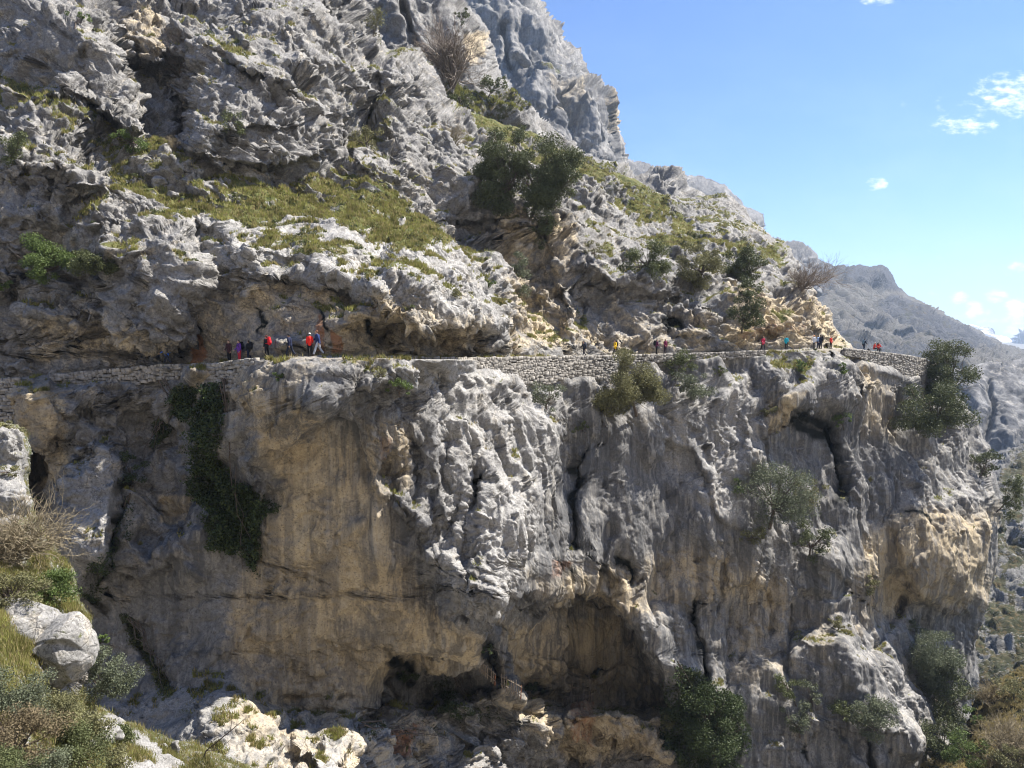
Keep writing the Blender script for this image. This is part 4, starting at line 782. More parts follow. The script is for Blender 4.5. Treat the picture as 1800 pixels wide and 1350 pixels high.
def dG(P, N, U, V, stage):
    Pw = P.astype(np.float32); return (fbm(Pw / 1.5, 4, 3) * .35 if stage == 0 else facet(Pw / .9, 4, 1., .3, .1) * .22 + facet(Pw / .35, 5, .9, .2, .12) * .07 + fbm(Pw / .25, 3, 9) * .05)
GR = relief('slope', (-760, 700, 520, 1430), 2.0,
  [(-1200,720),(-400,725),(-50,735),(0,742),(28,748),(46,762),(52,800),(46,850),(60,900),(84,940),(112,985),(128,1010),(134,1050),(160,1085),(160,1150),(140,1210),(168,1242),(205,1262),(250,1284),(330,1308),(390,1328),(450,1352),(480,1400),(500,1600),(-1200,1600)],
  zG, dG, back=3, bw=8, sdn=(4, 25), mat=NEAR, afun=afG, seed=19, nblur=5, skirt=.15)

# ------------------------------------------------------------------ valley floor and the opposite side of the gorge (behind and beneath the camera)
def heightfield(name, x0, x1, y0, y1, n, fz, mat, at_):
    X, Y = np.meshgrid(np.linspace(x0, x1, n), np.linspace(y0, y1, n)); Z = fz(X, Y); V = np.stack([X, Y, Z], -1).reshape(-1, 3)
    i = np.arange(n * n).reshape(n, n); q = np.stack([i[:-1, :-1].ravel(), i[:-1, 1:].ravel(), i[1:, 1:].ravel(), i[1:, :-1].ravel()], 1)
    o = np_mesh(name, V, q, mat, smooth=True, attrs={k: np.full(n * n, v) for k, v in at_.items()}); return tag(o, kind='structure')
ATT = dict(grass=.2, ochre=.5, rust=0, stain=0, black_line=0, pale=.9, streaky=0)
def fz_op(X, Y):
    s = (-Y - 6 + X * .30); n = fbm(np.stack([X / 30, Y / 30, 0 * X], -1), 5, 3) * 9
    return np.where(s > 0, 76 + s * 0.85, 76 + s * 1.5).clip(2, 230) + n * lin(np.abs(s), 0, 20) - 2
heightfield('hillside_opposite', -260, 260, -260, 40, 220, fz_op, ROCK, ATT)
heightfield('valley_floor', -6000, 6000, -3000, 5800, 60, lambda X, Y: 0 * X, FAR2, ATT)

# ------------------------------------------------------------------ air
HAZE = 0.00012
hb = bpy.data.meshes.new('haze'); bmh = bmesh.new(); bmesh.ops.create_cube(bmh, size=1.0); bmh.to_mesh(hb); bmh.free()
ho = bpy.data.objects.new('haze', hb); col.objects.link(ho); ho.scale = (12400, 9100, 620); ho.location = (0, 1350, 249); tag(ho, 'pale blue air thickening over the distant mountains', 'haze', kind='stuff')
hm = bpy.data.materials.new('haze'); hm.use_nodes = True; _n = hm.node_tree; _n.nodes.clear(); _o = nd(_n, 'ShaderNodeOutputMaterial'); _v = nd(_n, 'ShaderNodeVolumePrincipled', Density=HAZE, Anisotropy=0.2)
_v.inputs['Color'].default_value = (0.62, 0.78, 1.0, 1); lk(_n, _v.outputs[0], _o.inputs['Volume']); hb.materials.append(hm)

# ------------------------------------------------------------------ plain materials
def mat(name, c, rough=0.85, var=0.25, sc=6.0, trans=0.0, bump=0.0):
    m = bpy.data.materials.new(name); m.use_nodes = True; nt = m.node_tree; b = nt.nodes['Principled BSDF']; b.inputs['Roughness'].default_value = rough; b.inputs['Specular IOR Level'].default_value = .25
    g = nd(nt, 'ShaderNodeNewGeometry'); n = nd(nt, 'ShaderNodeTexNoise', Scale=sc, Detail=4.0, Roughness=.65); lk(nt, g.outputs['Position'], n.inputs['Vector'])
    lo = tuple(x * (1 - var) for x in c); hi = tuple(min(1, x * (1 + var * 1.4)) for x in c)
    cc = mixc(nt, ramp(nt, n.outputs[0], [(.35, 0.0), (.65, 1.0)]), lo, hi); lk(nt, cc, b.inputs['Base Color'])
    if bump:
        bn = nd(nt, 'ShaderNodeBump', Strength=bump, Distance=.02); lk(nt, n.outputs[0], bn.inputs['Height']); lk(nt, bn.outputs[0], b.inputs['Normal'])
    if trans:
        out = nt.nodes['Material Output']; t = nd(nt, 'ShaderNodeBsdfTranslucent'); mx = nd(nt, 'ShaderNodeMixShader'); mx.inputs[0].default_value = trans
        lk(nt, cc, t.inputs[0]); lk(nt, b.outputs[0], mx.inputs[1]); lk(nt, t.outputs[0], mx.inputs[2]); lk(nt, mx.outputs[0], out.inputs[0])
    return m
LEAF = dict(dark=mat('dark_leaves', (.078, .09, .04), .6, .45, 1.6, .2), olive=mat('olive_leaves', (.155, .15, .072), .7, .4, 1.6, .25), bright=mat('bright_leaves', (.10, .14, .042), .6, .4, 1.8, .3),
            grey=mat('grey_green_leaves', (.12, .135, .085), .7, .35, 1.8, .25), dry=mat('dry_leaves', (.17, .135, .08), .8, .35, 2., .25), mid=mat('green_leaves', (.098, .112, .048), .6, .4, 1.6, .25), ivy=mat('ivy_leaves', (.045, .062, .022), .5, .45, 2., .15))
BARK = mat('bark', (.10, .08, .065), .9, .3, 8); TWIG = mat('grey_twigs', (.20, .165, .135), .9, .25, 5); TWIGD = mat('dry_twigs', (.25, .21, .14), .9, .3, 5)
STONE = mat('wall_stone', (.25, .232, .205), .95, .45, 2.6, bump=.6); STONED = mat('wall_core', (.15, .135, .11), .95, .2, 2)
DIRT = mat('trail_gravel', (.26, .235, .195), .95, .25, 1.5, bump=.4); WOOD = mat('old_wood', (.19, .155, .12), .9, .35, 5); RUSTW = mat('rusty_sheet', (.22, .09, .045), .9, .35, 4)
GRASSM = mat('grass_blades', (.20, .20, .06), .8, .45, .6, .4); DRYG = mat('dry_grass_blades', (.30, .25, .12), .85, .35, .8, .4)
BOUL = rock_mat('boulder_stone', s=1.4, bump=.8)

def tube(pts, rad, n=5, cap=True):
    pts = np.asarray(pts, float); rad = np.asarray(rad, float) * np.ones(len(pts)); V = []; Fq = []
    t = np.gradient(pts, axis=0); t /= np.linalg.norm(t, axis=1)[:, None] + 1e-9
    a = np.array([0, 0, 1.0]) if abs(t[0, 2]) < .9 else np.array([1.0, 0, 0]); an = np.arange(n) * 2 * PI / n
    for k in range(len(pts)):
        x = np.cross(t[k], a); x /= np.linalg.norm(x) + 1e-9; y = np.cross(t[k], x); a = -y if False else a
        V.append(pts[k] + rad[k] * (np.cos(an)[:, None] * x + np.sin(an)[:, None] * y))
    V = np.concatenate(V); i = np.arange(n); j = (i + 1) % n
    for k in range(len(pts) - 1): Fq.append(np.stack([k * n + i, k * n + j, (k + 1) * n + j, (k + 1) * n + i], 1))
    return V, np.concatenate(Fq)
class MB:
    def __init__(s): s.V = []; s.Q = []; s.T = []; s.n = 0
    def add(s, V, Fc):
        (s.Q if Fc.shape[1] == 4 else s.T).append(Fc + s.n); s.V.append(V); s.n += len(V)
    def tube(s, p, r, n=5): s.add(*tube(p, r, n))
    def box(s, c, d, rot=0., tilt=None, ch=.12):
        d = np.array(d) / 2; V = []
        for y, k in ((1, 1), (-1, 1), (-1.0, 1)):
            pass
        sx_, sy_, sz_ = d; e = ch * min(d) * 2
        pr = [(-sy_, 1 - e / sx_, 1 - e / sz_), (-sy_ + e, 1, 1), (sy_ - e, 1, 1), (sy_, 1 - e / sx_, 1 - e / sz_)]
        for yy, kx, kz in pr: V += [(-sx_ * kx, yy, -sz_ * kz), (sx_ * kx, yy, -sz_ * kz), (sx_ * kx, yy, sz_ * kz), (-sx_ * kx, yy, sz_ * kz)]
        V = np.array(V); co, si = math.cos(rot), math.sin(rot)
        if tilt: ct, st_ = math.cos(tilt), math.sin(tilt); V = np.stack([V[:, 0] * ct + V[:, 2] * st_, V[:, 1], -V[:, 0] * st_ + V[:, 2] * ct], 1)
        V = np.stack([V[:, 0] * co - V[:, 1] * si, V[:, 0] * si + V[:, 1] * co, V[:, 2]], 1) + np.array(c)
        Q = [[0, 1, 2, 3], [15, 14, 13, 12]]
        for k in range(3):
            for i in range(4): j = (i + 1) % 4; Q.append([k * 4 + i, k * 4 + 4 + i, k * 4 + 4 + j, k * 4 + j])
        s.add(V, np.array(Q))
    def build(s, name, m, parent=None, ref=None, smooth=False):
        F_ = ([np.concatenate(s.Q)] if s.Q else []) + ([np.concatenate(s.T)] if s.T else [])
        return np_mesh(name, np.concatenate(s.V), F_, m, parent, smooth, ref=ref)
def rotm(n, rs):
    q = rs.normal(size=(n, 4)); q /= np.linalg.norm(q, axis=1)[:, None]; w, x, y, z = q.T
    return np.stack([np.stack([1 - 2 * (y * y + z * z), 2 * (x * y - z * w), 2 * (x * z + y * w)], 1), np.stack([2 * (x * y + z * w), 1 - 2 * (x * x + z * z), 2 * (y * z - x * w)], 1), np.stack([2 * (x * z - y * w), 2 * (y * z + x * w), 1 - 2 * (x * x + y * y)], 1)], 1)
def leaves(C, size, rs):
    n = len(C); M = rotm(n, rs); s = size * rs.uniform(.6, 1.35, n)[:, None]
    base = np.array([(-.5, 0, 0), (0, .30, .06), (.55, 0, 0), (0, -.30, .06)])
    V = C[:, None, :] + np.einsum('nij,kj->nki', M, base) * s[:, None, :]
    return V.reshape(-1, 3), np.arange(4 * n).reshape(n, 4)
def surfpt(r, u, v): p, n = surf(r, u, v); return p
def depth_of(p): return (p[1] * math.cos(PITCH) - (p[2] - CAM[2]) * math.sin(PITCH))
def bezier(a, b, sag, rs, n=6, wob=.06):
    t = np.linspace(0, 1, n)[:, None]; L = np.linalg.norm(b - a); m = (a + b) / 2 + np.array(sag) * L
    return (1 - t) ** 2 * a + 2 * t * (1 - t) * m + t * t * b + rs.normal(size=(n, 3)) * wob * L * .3 * np.sin(t * PI)

VEG = []
def plant(name, kind, cx, cy, w, h, label, cat='bush', leaf='dark', anchor=None, host=None, seed=0, dens=1.0, pull=.6, group=None, clumps=None, root=None, loose=.0, lsz=1.12):
    """a woody plant: trunk and limbs from its foothold on the rock, crown of leaf clumps; w and h are its size in the photograph"""
    host = host or A; rs = np.random.RandomState(1000 + int(cx * 7 + cy * 13) % 9999)
    ax, ay = anchor or (cx, cy); p, n = surf(host, ax, ay); Z = depth_of(p)
    if not anchor:
        zs = [depth_of(surf(host, cx + a * w * .38, cy + b * h * .38, 1)[0]) for a in (-1, 0, 1) for b in (-1, 0, 1)]
        Z = min(Z, float(np.percentile(zs, 22)))
        if root: Z = min(Z, depth_of(surfpt(host, *root)) + .3)
    rw = w * Z / F / 2; rh = h * Z / F / 2; Zc = Z - rw * pull
    C = at(cx, cy, Zc); rx_, ry_ = root or (ax if anchor else cx, cy + h * .42); B0 = surfpt(host, rx_, ry_)
    if depth_of(B0) > Zc + rw * 2.2 + 1.5: B0 = at(rx_, ry_, Zc + rw * .8)
    e = empty(name, B0, label, cat, group)
    nc = clumps or int(np.clip(9 + rw * rh * 2.2, 10, 44)); S = []
    for k in range(nc):
        for _ in range(30):
            q = rs.uniform(-1, 1, 3); L = np.linalg.norm(q)
            if .12 < L < 1.02 and gn(np.array([[cx * .37, cy * .41, 0]]) + q[None] * 1.3, 5)[0] > -.16 + .12 * (L > .7): break
        S.append((C + q * np.array([rw, rw * .75, rh]), rs.choice([rs.uniform(.14, .24), rs.uniform(.22, .42)]) * (rw * rh) ** .5))
    sz = Z * .00205 * lsz * (.9 if Z > 40 else 1.0)
    P = []
    for c, r in S:
        m = int(min(2600, 12.5 * dens * (r / sz) ** 2 + 30)); q = rs.normal(size=(m, 3)); q /= np.linalg.norm(q, axis=1)[:, None]
        q *= (rs.uniform(0, 1, m) ** .45)[:, None] * (1 + loose * rs.rand(m)[:, None]); q[:, 2] *= .72; P.append(c + q * r * 1.15)
    P = np.concatenate(P); V, Q = leaves(P, sz, rs)
    np_mesh('crown', V, Q, LEAF[leaf], e, ref=B0)
    mb = MB(); tr = max(.03, .055 * rw)
    mid = B0 + (C - B0) * .55; mb.tube(bezier(B0, mid, (0, 0, .06), rs), np.linspace(tr, tr * .7, 6), 6)
    for k in range(nc // 2):   # bare twigs poking out
        q = rs.normal(size=3); q /= np.linalg.norm(q); c = C + q * np.array([rw, rw * .75, rh]) * rs.uniform(.85, 1.15); mb.tube(bezier(mid, c, (0, 0, -.05), rs, 5), np.linspace(tr * .3, tr * .08, 5), 3)
    for c, r in S[: int(nc * .7)]: mb.tube(bezier(mid + rs.normal(size=3) * tr, c, (0, 0, -.08), rs, 5), np.linspace(tr * .45, tr * .12, 5), 4)
    mb.build('trunk' if cat == 'tree' else 'stem', BARK, e, ref=B0)
    return e
def bare(name, cx, cy, w, h, label, cat='bush', anchor=None, host=None, n=9, lean=(0, 0), m=None, depth=4, group=None, leaf=None, pull=.4):
    host = host or A; rs = np.random.RandomState(3000 + int(cx * 7 + cy * 13) % 9999)
    ax, ay = anchor or (cx, cy + h * .45); B0, nn = surf(host, ax, ay); Z = depth_of(B0); rw = w * Z / F / 2; rh = h * Z / F
    e = empty(name, B0, label, cat, group); mb = MB(); tips = []
    top = at(cx, cy - h / 2, Z) - at(cx, cy + h / 2, Z); off = at(cx, cy, Z) - at(ax, cy, Z)
    def grow(p, d, L, r, k):
        q = p + d * L; mm = (p + q) / 2 + rs.normal(size=3) * L * .11
        mb.tube([p, mm, q], [r, r * .8, r * .6], 3)
        tips.append(q)
        if k == 0: return
        for _ in range(rs.randint(2, 4)):
            dd = d + rs.normal(size=3) * .50 + np.array([0, 0, .06]); dd /= np.linalg.norm(dd); grow(q if rs.rand() < .6 else mm, dd, L * rs.uniform(.6, .95), r * .6, k - 1)
    H = rh * .95
    for k in range(n):
        a = rs.uniform(-1, 1); tgt = off * 1.0 + np.array([a * rw * .85, rs.uniform(-.9, .1) * rw * pull * 2, H * rs.uniform(.55, 1.0) * (1 - .3 * abs(a))])
        L = np.linalg.norm(tgt); grow(B0 + rs.normal(size=3) * .10, tgt / L, L * .36, max(.012, .018 * rh) * (1.4 if k < 3 else 1), depth)
    mb.build('branches', m or TWIG, e, ref=B0)
    if leaf:
        T = np.array(tips); T = T[rs.randint(0, len(T), 900)] + rs.normal(size=(900, 3)) * .12; V, Q = leaves(T, Z * .0016, rs); np_mesh('foliage', V, Q, LEAF[leaf], e, ref=B0)
    return e

# trees and bushes above the trail
plant('tree', 'x', 884, 292, 92, 150, 'tall left-hand evergreen tree of the big pair on the upper slope', 'tree', 'dark', clumps=44, root=(905, 372), dens=1.7)
plant('tree', 'x', 962, 312, 116, 122, 'broad right-hand evergreen tree of the big pair on the upper slope, its grey limbs showing', 'tree', 'dark', clumps=50, root=(938, 375), dens=1.6)
plant('tree', 'x', 905, 232, 40, 34, 'small pointed green tree top just above the big evergreen pair', 'tree', 'mid')
plant('shrub', 'x', 952, 402, 42, 78, 'narrow shrub hanging down the rock directly below the big evergreen pair', 'bush', 'mid')
bare('bare_shrub', 775, 100, 112, 128, 'large leafless grey shrub against the shaded rock near the top of the cliff', n=34, depth=4, anchor=(785, 165), host=B_, pull=.6)
bare('bare_shrub', 322, 92, 70, 100, 'tangle of bare grey stems in the dark alcove at upper left', n=16, anchor=(320, 135))
plant('shrub', 'x', 346, 82, 40, 46, 'small leafy green shrub beside bare stems in the upper left alcove', 'bush', 'grey')
plant('shrub', 'x', 405, 215, 52, 44, 'small dark tuft-like shrub alone on the pale slab at upper left', 'bush', 'mid', loose=.6)
plant('shrub', 'x', 135, 31, 42, 24, 'yellow-green cushion plant on top of the slab near the upper left corner', 'bush', 'bright')
plant('shrub', 'x', 22, 260, 78, 66, 'rounded green bush at the left edge above the grassy gully', 'bush', 'mid', pull=1.2, dens=1.4)
plant('shrub', 'x', 232, 250, 84, 30, 'low bright green bush spreading on the ledge below the upper left gully', 'bush', 'bright')
bare('bare_shrub', 305, 262, 44, 34, 'small brown leafless shrub at the foot of the upper left gully', n=10, m=TWIGD)
plant('shrub', 'x', 75, 462, 100, 78, 'wide green bush on the left cliff, left one of a touching pair', 'bush', 'bright', clumps=30, pull=1.3, dens=1.4)
plant('shrub', 'x', 158, 458, 84, 62, 'darker green bush on the left cliff, right one of a touching pair', 'bush', 'mid', clumps=26, pull=1.3, dens=1.4)
plant('shrub', 'x', 8, 500, 24, 26, 'little bright bush at the left edge just below the bush pair', 'bush', 'bright')
plant('shrub', 'x', 905, 482, 54, 76, 'grey-green shrub in the gully right of the sunlit buttress', 'bush', 'grey')
plant('shrub', 'x', 880, 552, 28, 28, 'small yellowish shrub low in the gully beside the buttress edge', 'bush', 'olive')
plant('shrub', 'x', 805, 512, 56, 26, 'flat yellow-green cushion on the sunlit buttress edge', 'bush', 'olive')
plant('shrub', 'x', 858, 497, 26, 12, 'tiny bright leafy sprig sticking out of the buttress edge', 'bush', 'bright')
plant('tree', 'x', 1131, 460, 78, 78, 'round dark green tree above the trail over the yellow-clad hiker', 'tree', 'mid', clumps=30, pull=1.0, dens=1.5)
plant('tree', 'x', 1234, 466, 84, 68, 'olive coloured spreading tree, middle one of three trees above the trail', 'tree', 'olive', clumps=30, pull=1.0, dens=1.5)
plant('tree', 'x', 1316, 464, 80, 62, 'dense dark tree, rightmost of three trees above the trail', 'tree', 'dark', clumps=30, pull=1.0, dens=1.5)
plant('shrub', 'x', 1310, 548, 60, 78, 'dark leafy shrub hanging on the wall below the rightmost of three trees', 'bush', 'dark', clumps=24, pull=.9, dens=1.5)
plant('shrub', 'x', 1316, 505, 46, 40, 'small dark shrub linking the dense tree and the hanging shrub below', 'bush', 'dark')
bare('bare_tree', 1428, 484, 124, 60, 'leafless tree leaning right from the buttress top against the distant mountain', 'tree', anchor=(1404, 514), n=30, depth=4, m=TWIG, pull=.2)
plant('shrub', 'x', 1168, 350, 26, 14, 'tiny dark round bush on the grassy skyline slope', 'bush', 'dark')
plant('shrub', 'x', 1045, 440, 40, 34, 'olive scrub on the grey slab right of the big evergreen pair', 'bush', 'olive', loose=.5)
plant('shrub', 'x', 645, 245, 60, 36, 'green scrub in the diagonal crack below the bare shrub', 'bush', 'olive', loose=.4)
plant('shrub', 'x', 660, 45, 34, 62, 'thin brownish shrub near the top edge between two rock ribs', 'bush', 'olive', dens=.5, loose=.6)
plant('shrub', 'x', 806, 168, 60, 30, 'dark scrub at the foot of the shaded slab under the grey peak', 'bush', 'mid', host=B_)
plant('shrub', 'x', 868, 150, 50, 32, 'green scrub patch on the ridge just under the grey peak', 'bush', 'mid', host=B_)
plant('shrub', 'x', 812, 28, 26, 32, 'small dark bush on the shaded slab edge at the top of the picture', 'bush', 'dark', host=B_)
bare('bare_shrub', 800, 240, 60, 60, 'pinkish brown leafless shrub on the rocks left of the big evergreen pair', n=14, m=TWIGD)
bare('bare_shrub', 900, 330, 30, 50, 'leafless stems under the big evergreen pair', n=7) if False else None
# along and below the trail
plant('shrub', 'x', 1103, 674, 112, 118, 'big round olive-green bush hanging over the trail wall below the yellow hiker', 'bush', 'olive', clumps=44, root=(1120, 730), dens=1.7, pull=.9)
plant('shrub', 'x', 1196, 640, 52, 56, 'dark green shrub on the trail edge right of the big round bush', 'bush', 'mid')
plant('shrub', 'x', 1222, 672, 84, 46, 'grey-green shrub drooping below the trail edge', 'bush', 'grey', loose=.3)
plant('shrub', 'x', 702, 680, 48, 40, 'small vivid green bush on the sunlit rock below the trail', 'bush', 'bright')
plant('shrub', 'x', 962, 694, 62, 62, 'pale grey-green bush at the foot of the long stone wall', 'bush', 'grey', dens=.8)
plant('shrub', 'x', 1018, 751, 34, 20, 'little dark green plant at the head of the black crack', 'bush', 'mid')
plant('shrub', 'x', 1412, 641, 26, 22, 'small round green cushion on the rock under the trail near the right end', 'bush', 'bright')
plant('shrub', 'x', 1478, 646, 26, 22, 'yellow-green tuft under the trail below the white-jacketed hiker', 'bush', 'bright')
plant('shrub', 'x', 1352, 722, 26, 28, 'small olive bush on the cream rock patch near the right end', 'bush', 'olive')
plant('shrub', 'x', 1478, 738, 36, 30, 'green drooping plant under the dark overhang', 'bush', 'bright', loose=.4)
plant('tree', 'x', 1668, 655, 98, 112, 'tall dark tree at the corner of the cliff, upper one of two overlapping', 'tree', 'dark', clumps=40, anchor=(1650, 690), root=(1660, 725), pull=.9, dens=1.2)
plant('tree', 'x', 1640, 722, 118, 92, 'broad dark tree under the tall corner tree, lower one of two overlapping', 'tree', 'dark', clumps=40, root=(1650, 770), pull=.9, dens=1.2)
plant('shrub', 'x', 1732, 815, 50, 58, 'dark bush on the right edge of the cliff below the corner trees', 'bush', 'dark', anchor=(1722, 825), root=(1725, 842))
plant('shrub', 'x', 1778, 872, 44, 72, 'green bush on the slope at the right edge of the picture', 'bush', 'mid', anchor=(1742, 880), root=(1745, 900))
plant('shrub', 'x', 1372, 862, 128, 104, 'large loose light green bush in the middle of the right cliff face', 'bush', 'grey', clumps=34, dens=.7, root=(1340, 930), loose=.3)
plant('shrub', 'x', 1420, 858, 60, 60, 'smaller olive bush touching the large light green bush on its right', 'bush', 'olive', dens=.7)
plant('shrub', 'x', 1318, 938, 62, 34, 'yellowish tufted plant at the foot of the large light green bush', 'bush', 'olive')
plant('shrub', 'x', 1428, 950, 66, 66, 'dark shaded bush below right of the large light green bush', 'bush', 'dark')
plant('shrub', 'x', 1300, 850, 22, 36, 'thin upright sprig left of the large light green bush', 'bush', 'bright', dens=.5)
plant('shrub', 'x', 1526, 1032, 30, 48, 'small upright green shrub beside the ochre overhang', 'bush', 'olive')
plant('shrub', 'x', 1475, 1098, 44, 20, 'flat olive tuft on the ledge above the pale slab', 'bush', 'olive')
plant('tree', 'x', 1386, 1202, 48, 60, 'dark round-topped tree low on the right face, upper clump over bare stems', 'tree', 'mid', root=(1395, 1240))
plant('shrub', 'x', 1400, 1262, 56, 66, 'green shrub below the round-topped tree low on the right face', 'bush', 'grey')
plant('shrub', 'x', 1425, 1222, 40, 44, 'loose grey-green shrub right of the round-topped tree', 'bush', 'grey', dens=.6)
plant('shrub', 'x', 1538, 1258, 84, 92, 'full green bush on the big pale slab at lower right', 'bush', 'grey', clumps=26)
plant('shrub', 'x', 1482, 1242, 44, 50, 'small bush left of the full green bush on the pale slab', 'bush', 'mid')
plant('tree', 'x', 1640, 1150, 116, 100, 'large grey-green tree in the lower right cleft', 'tree', 'grey', clumps=40, root=(1655, 1230), dens=1.1)
plant('tree', 'x', 1662, 1225, 92, 100, 'dark tree growing under the large grey-green one in the lower right cleft', 'tree', 'dark', clumps=34)
plant('shrub', 'x', 1612, 1110, 40, 46, 'small top-lit bush above the large grey-green tree', 'bush', 'grey')
plant('shrub', 'x', 1655, 1300, 84, 90, 'dark shrub mass at the bottom of the lower right cleft', 'bush', 'dark', clumps=28)
plant('shrub', 'x', 1700, 1315, 84, 66, 'bright green bush near the bottom right corner', 'bush', 'bright', host=L_, clumps=24)
plant('shrub', 'x', 1712, 1262, 40, 50, 'small vivid green shrub above the bright corner bush', 'bush', 'bright', host=L_)
bare('bare_shrub', 1765, 1290, 110, 100, 'pale brown leafless thicket at the bottom right corner', n=30, host=L_, m=TWIGD, leaf='dry')
bare('bare_shrub', 1735, 1210, 60, 60, 'brown leafless shrub on the bank at the right edge', n=16, host=L_, m=TWIGD, leaf='dry')
plant('shrub', 'x', 1780, 1210, 60, 50, 'dull olive scrub at the right edge above the leafless thicket', 'bush', 'olive', host=L_)
plant('shrub', 'x', 1785, 1330, 70, 50, 'olive scrub in the bottom right corner', 'bush', 'olive', host=L_)
plant('tree', 'x', 1248, 1262, 116, 130, 'big shadowed evergreen tree at the foot of the cliff right of the caves', 'tree', 'ivy', clumps=40, dens=1.2, root=(1250, 1335))
plant('tree', 'x', 1213, 1190, 36, 50, 'narrow dark tree top under the long black slot', 'tree', 'dark')
plant('shrub', 'x', 1170, 1270, 36, 34, 'yellowish green bush at the right mouth of the cave', 'bush', 'olive')
plant('shrub', 'x', 232, 826, 58, 72, 'very dark bush in the shadow beside the pale rock pillar', 'bush', 'ivy')
plant('shrub', 'x', 326, 690, 44, 34, 'ivy-green bush under the trail beside the rock knob', 'bush', 'mid')
plant('shrub', 'x', 372, 684, 34, 26, 'lighter leafy clump under the rock knob below the trail', 'bush', 'bright')
plant('shrub', 'x', 283, 752, 18, 44, 'small hanging dark plant left of the ivy curtain', 'bush', 'dark')
plant('shrub', 'x', 712, 1190, 40, 30, 'dark bush inside the left cave', 'bush', 'ivy')
plant('shrub', 'x', 940, 1212, 38, 26, 'dark bush on the cave floor between fence and gate', 'bush', 'ivy')
plant('shrub', 'x', 800, 1245, 70, 24, 'dark low growth on the rocks in front of the left cave', 'bush', 'ivy')
plant('shrub', 'x', 862, 1138, 46, 16, 'dark growth hanging from the lip between the two caves', 'bush', 'ivy')
plant('shrub', 'x', 490, 662, 22, 18, 'tiny yellow-green tuft just below the trail on the bulge', 'bush', 'bright')
plant('shrub', 'x', 668, 652, 46, 22, 'dry olive tuft on the ledge at the start of the long stone wall', 'bush', 'olive')
plant('shrub', 'x', 1265, 650, 26, 20, 'small dark green tuft under the low stone wall', 'bush', 'mid')
# left foreground
plant('shrub', 'x', 186, 1180, 92, 92, 'round grey-green bush beside the big white boulder', 'bush', 'grey', host=GR, anchor=(130, 1190), clumps=34, pull=.3, root=(165, 1235), dens=1.2)
plant('shrub', 'x', 180, 1122, 24, 24, 'small yellow-green sprig above the round grey-green bush', 'bush', 'bright', host=GR, anchor=(140, 1120), root=(160, 1140))
plant('shrub', 'x', 12, 755, 56, 26, 'yellowish cushion plant on top of the left foreground slope', 'bush', 'olive', host=GR, anchor=(14, 765))
plant('shrub', 'x', 14, 826, 50, 24, 'dry cushion plant between the white rocks at the left edge', 'bush', 'olive', host=GR)
bare('bare_shrub', 68, 935, 170, 130, 'wide leafless shrub with long pale twigs at the left edge', n=34, host=GR, m=TWIGD, depth=4, anchor=(22, 985))
bare('bare_shrub', 20, 950, 90, 100, 'dense dry shrub at the left edge, partly behind long pale twigs', n=26, host=GR, m=TWIGD, leaf='dry')
for i, (x, y, w, h, lf, lb) in enumerate([(20, 1040, 90, 50, 'olive', 'olive heath bush above the big white boulder'), (85, 1035, 70, 40, 'bright', 'fresh green low bush above the big white boulder'),
        (25, 1225, 100, 80, 'grey', 'grey-green heath bush at the left edge below the boulder'), (95, 1265, 90, 60, 'olive', 'brownish heath bush below the boulder, upper right of the patch'),
        (30, 1300, 100, 70, 'dry', 'dry brown heath bush near the bottom left corner'), (120, 1320, 90, 60, 'mid', 'dark green heath bush at the bottom left'),
        (10, 1345, 80, 50, 'mid', 'dark heath bush in the bottom left corner'), (70, 1345, 70, 40, 'grey', 'low grey-green bush at the bottom edge, left'), (160, 1285, 50, 36, 'olive', 'small olive bush beside the white rock on the near slope'),
        (185, 1335, 60, 34, 'olive', 'flat olive bush at the bottom edge beside the grass'), (215, 1290, 36, 26, 'mid', 'small dark bush above the bright grass of the near slope')]):
    plant('heath_bush', 'x', x, y, w * 1.45, h * 1.3, lb, 'bush', lf, host=GR, pull=.15, clumps=40, loose=.4, lsz=1.2, dens=1.2, group='heath bushes on the near slope')
# bare arching branch at the bottom
mb = MB(); b0 = surfpt(GR, 352, 1345); rs = np.random.RandomState(5)
e = empty('dead_branch', b0, 'thin dead branch arching up at the bottom edge left of the sunlit rocks', 'branch')
tip = at(405, 1285, depth_of(b0)); mid = at(362, 1320, depth_of(b0)); mb.tube([b0, mid, tip, at(432, 1262, depth_of(b0))], [.03, .025, .018, .008], 5); mb.tube([tip, at(408, 1262, depth_of(b0)), at(400, 1240, depth_of(b0))], [.014, .01, .005], 4); mb.tube([mid, at(385, 1318, depth_of(b0)), at(410, 1296, depth_of(b0))], [.014, .01, .005], 4)
mb.build('branch', BARK, e, ref=b0)

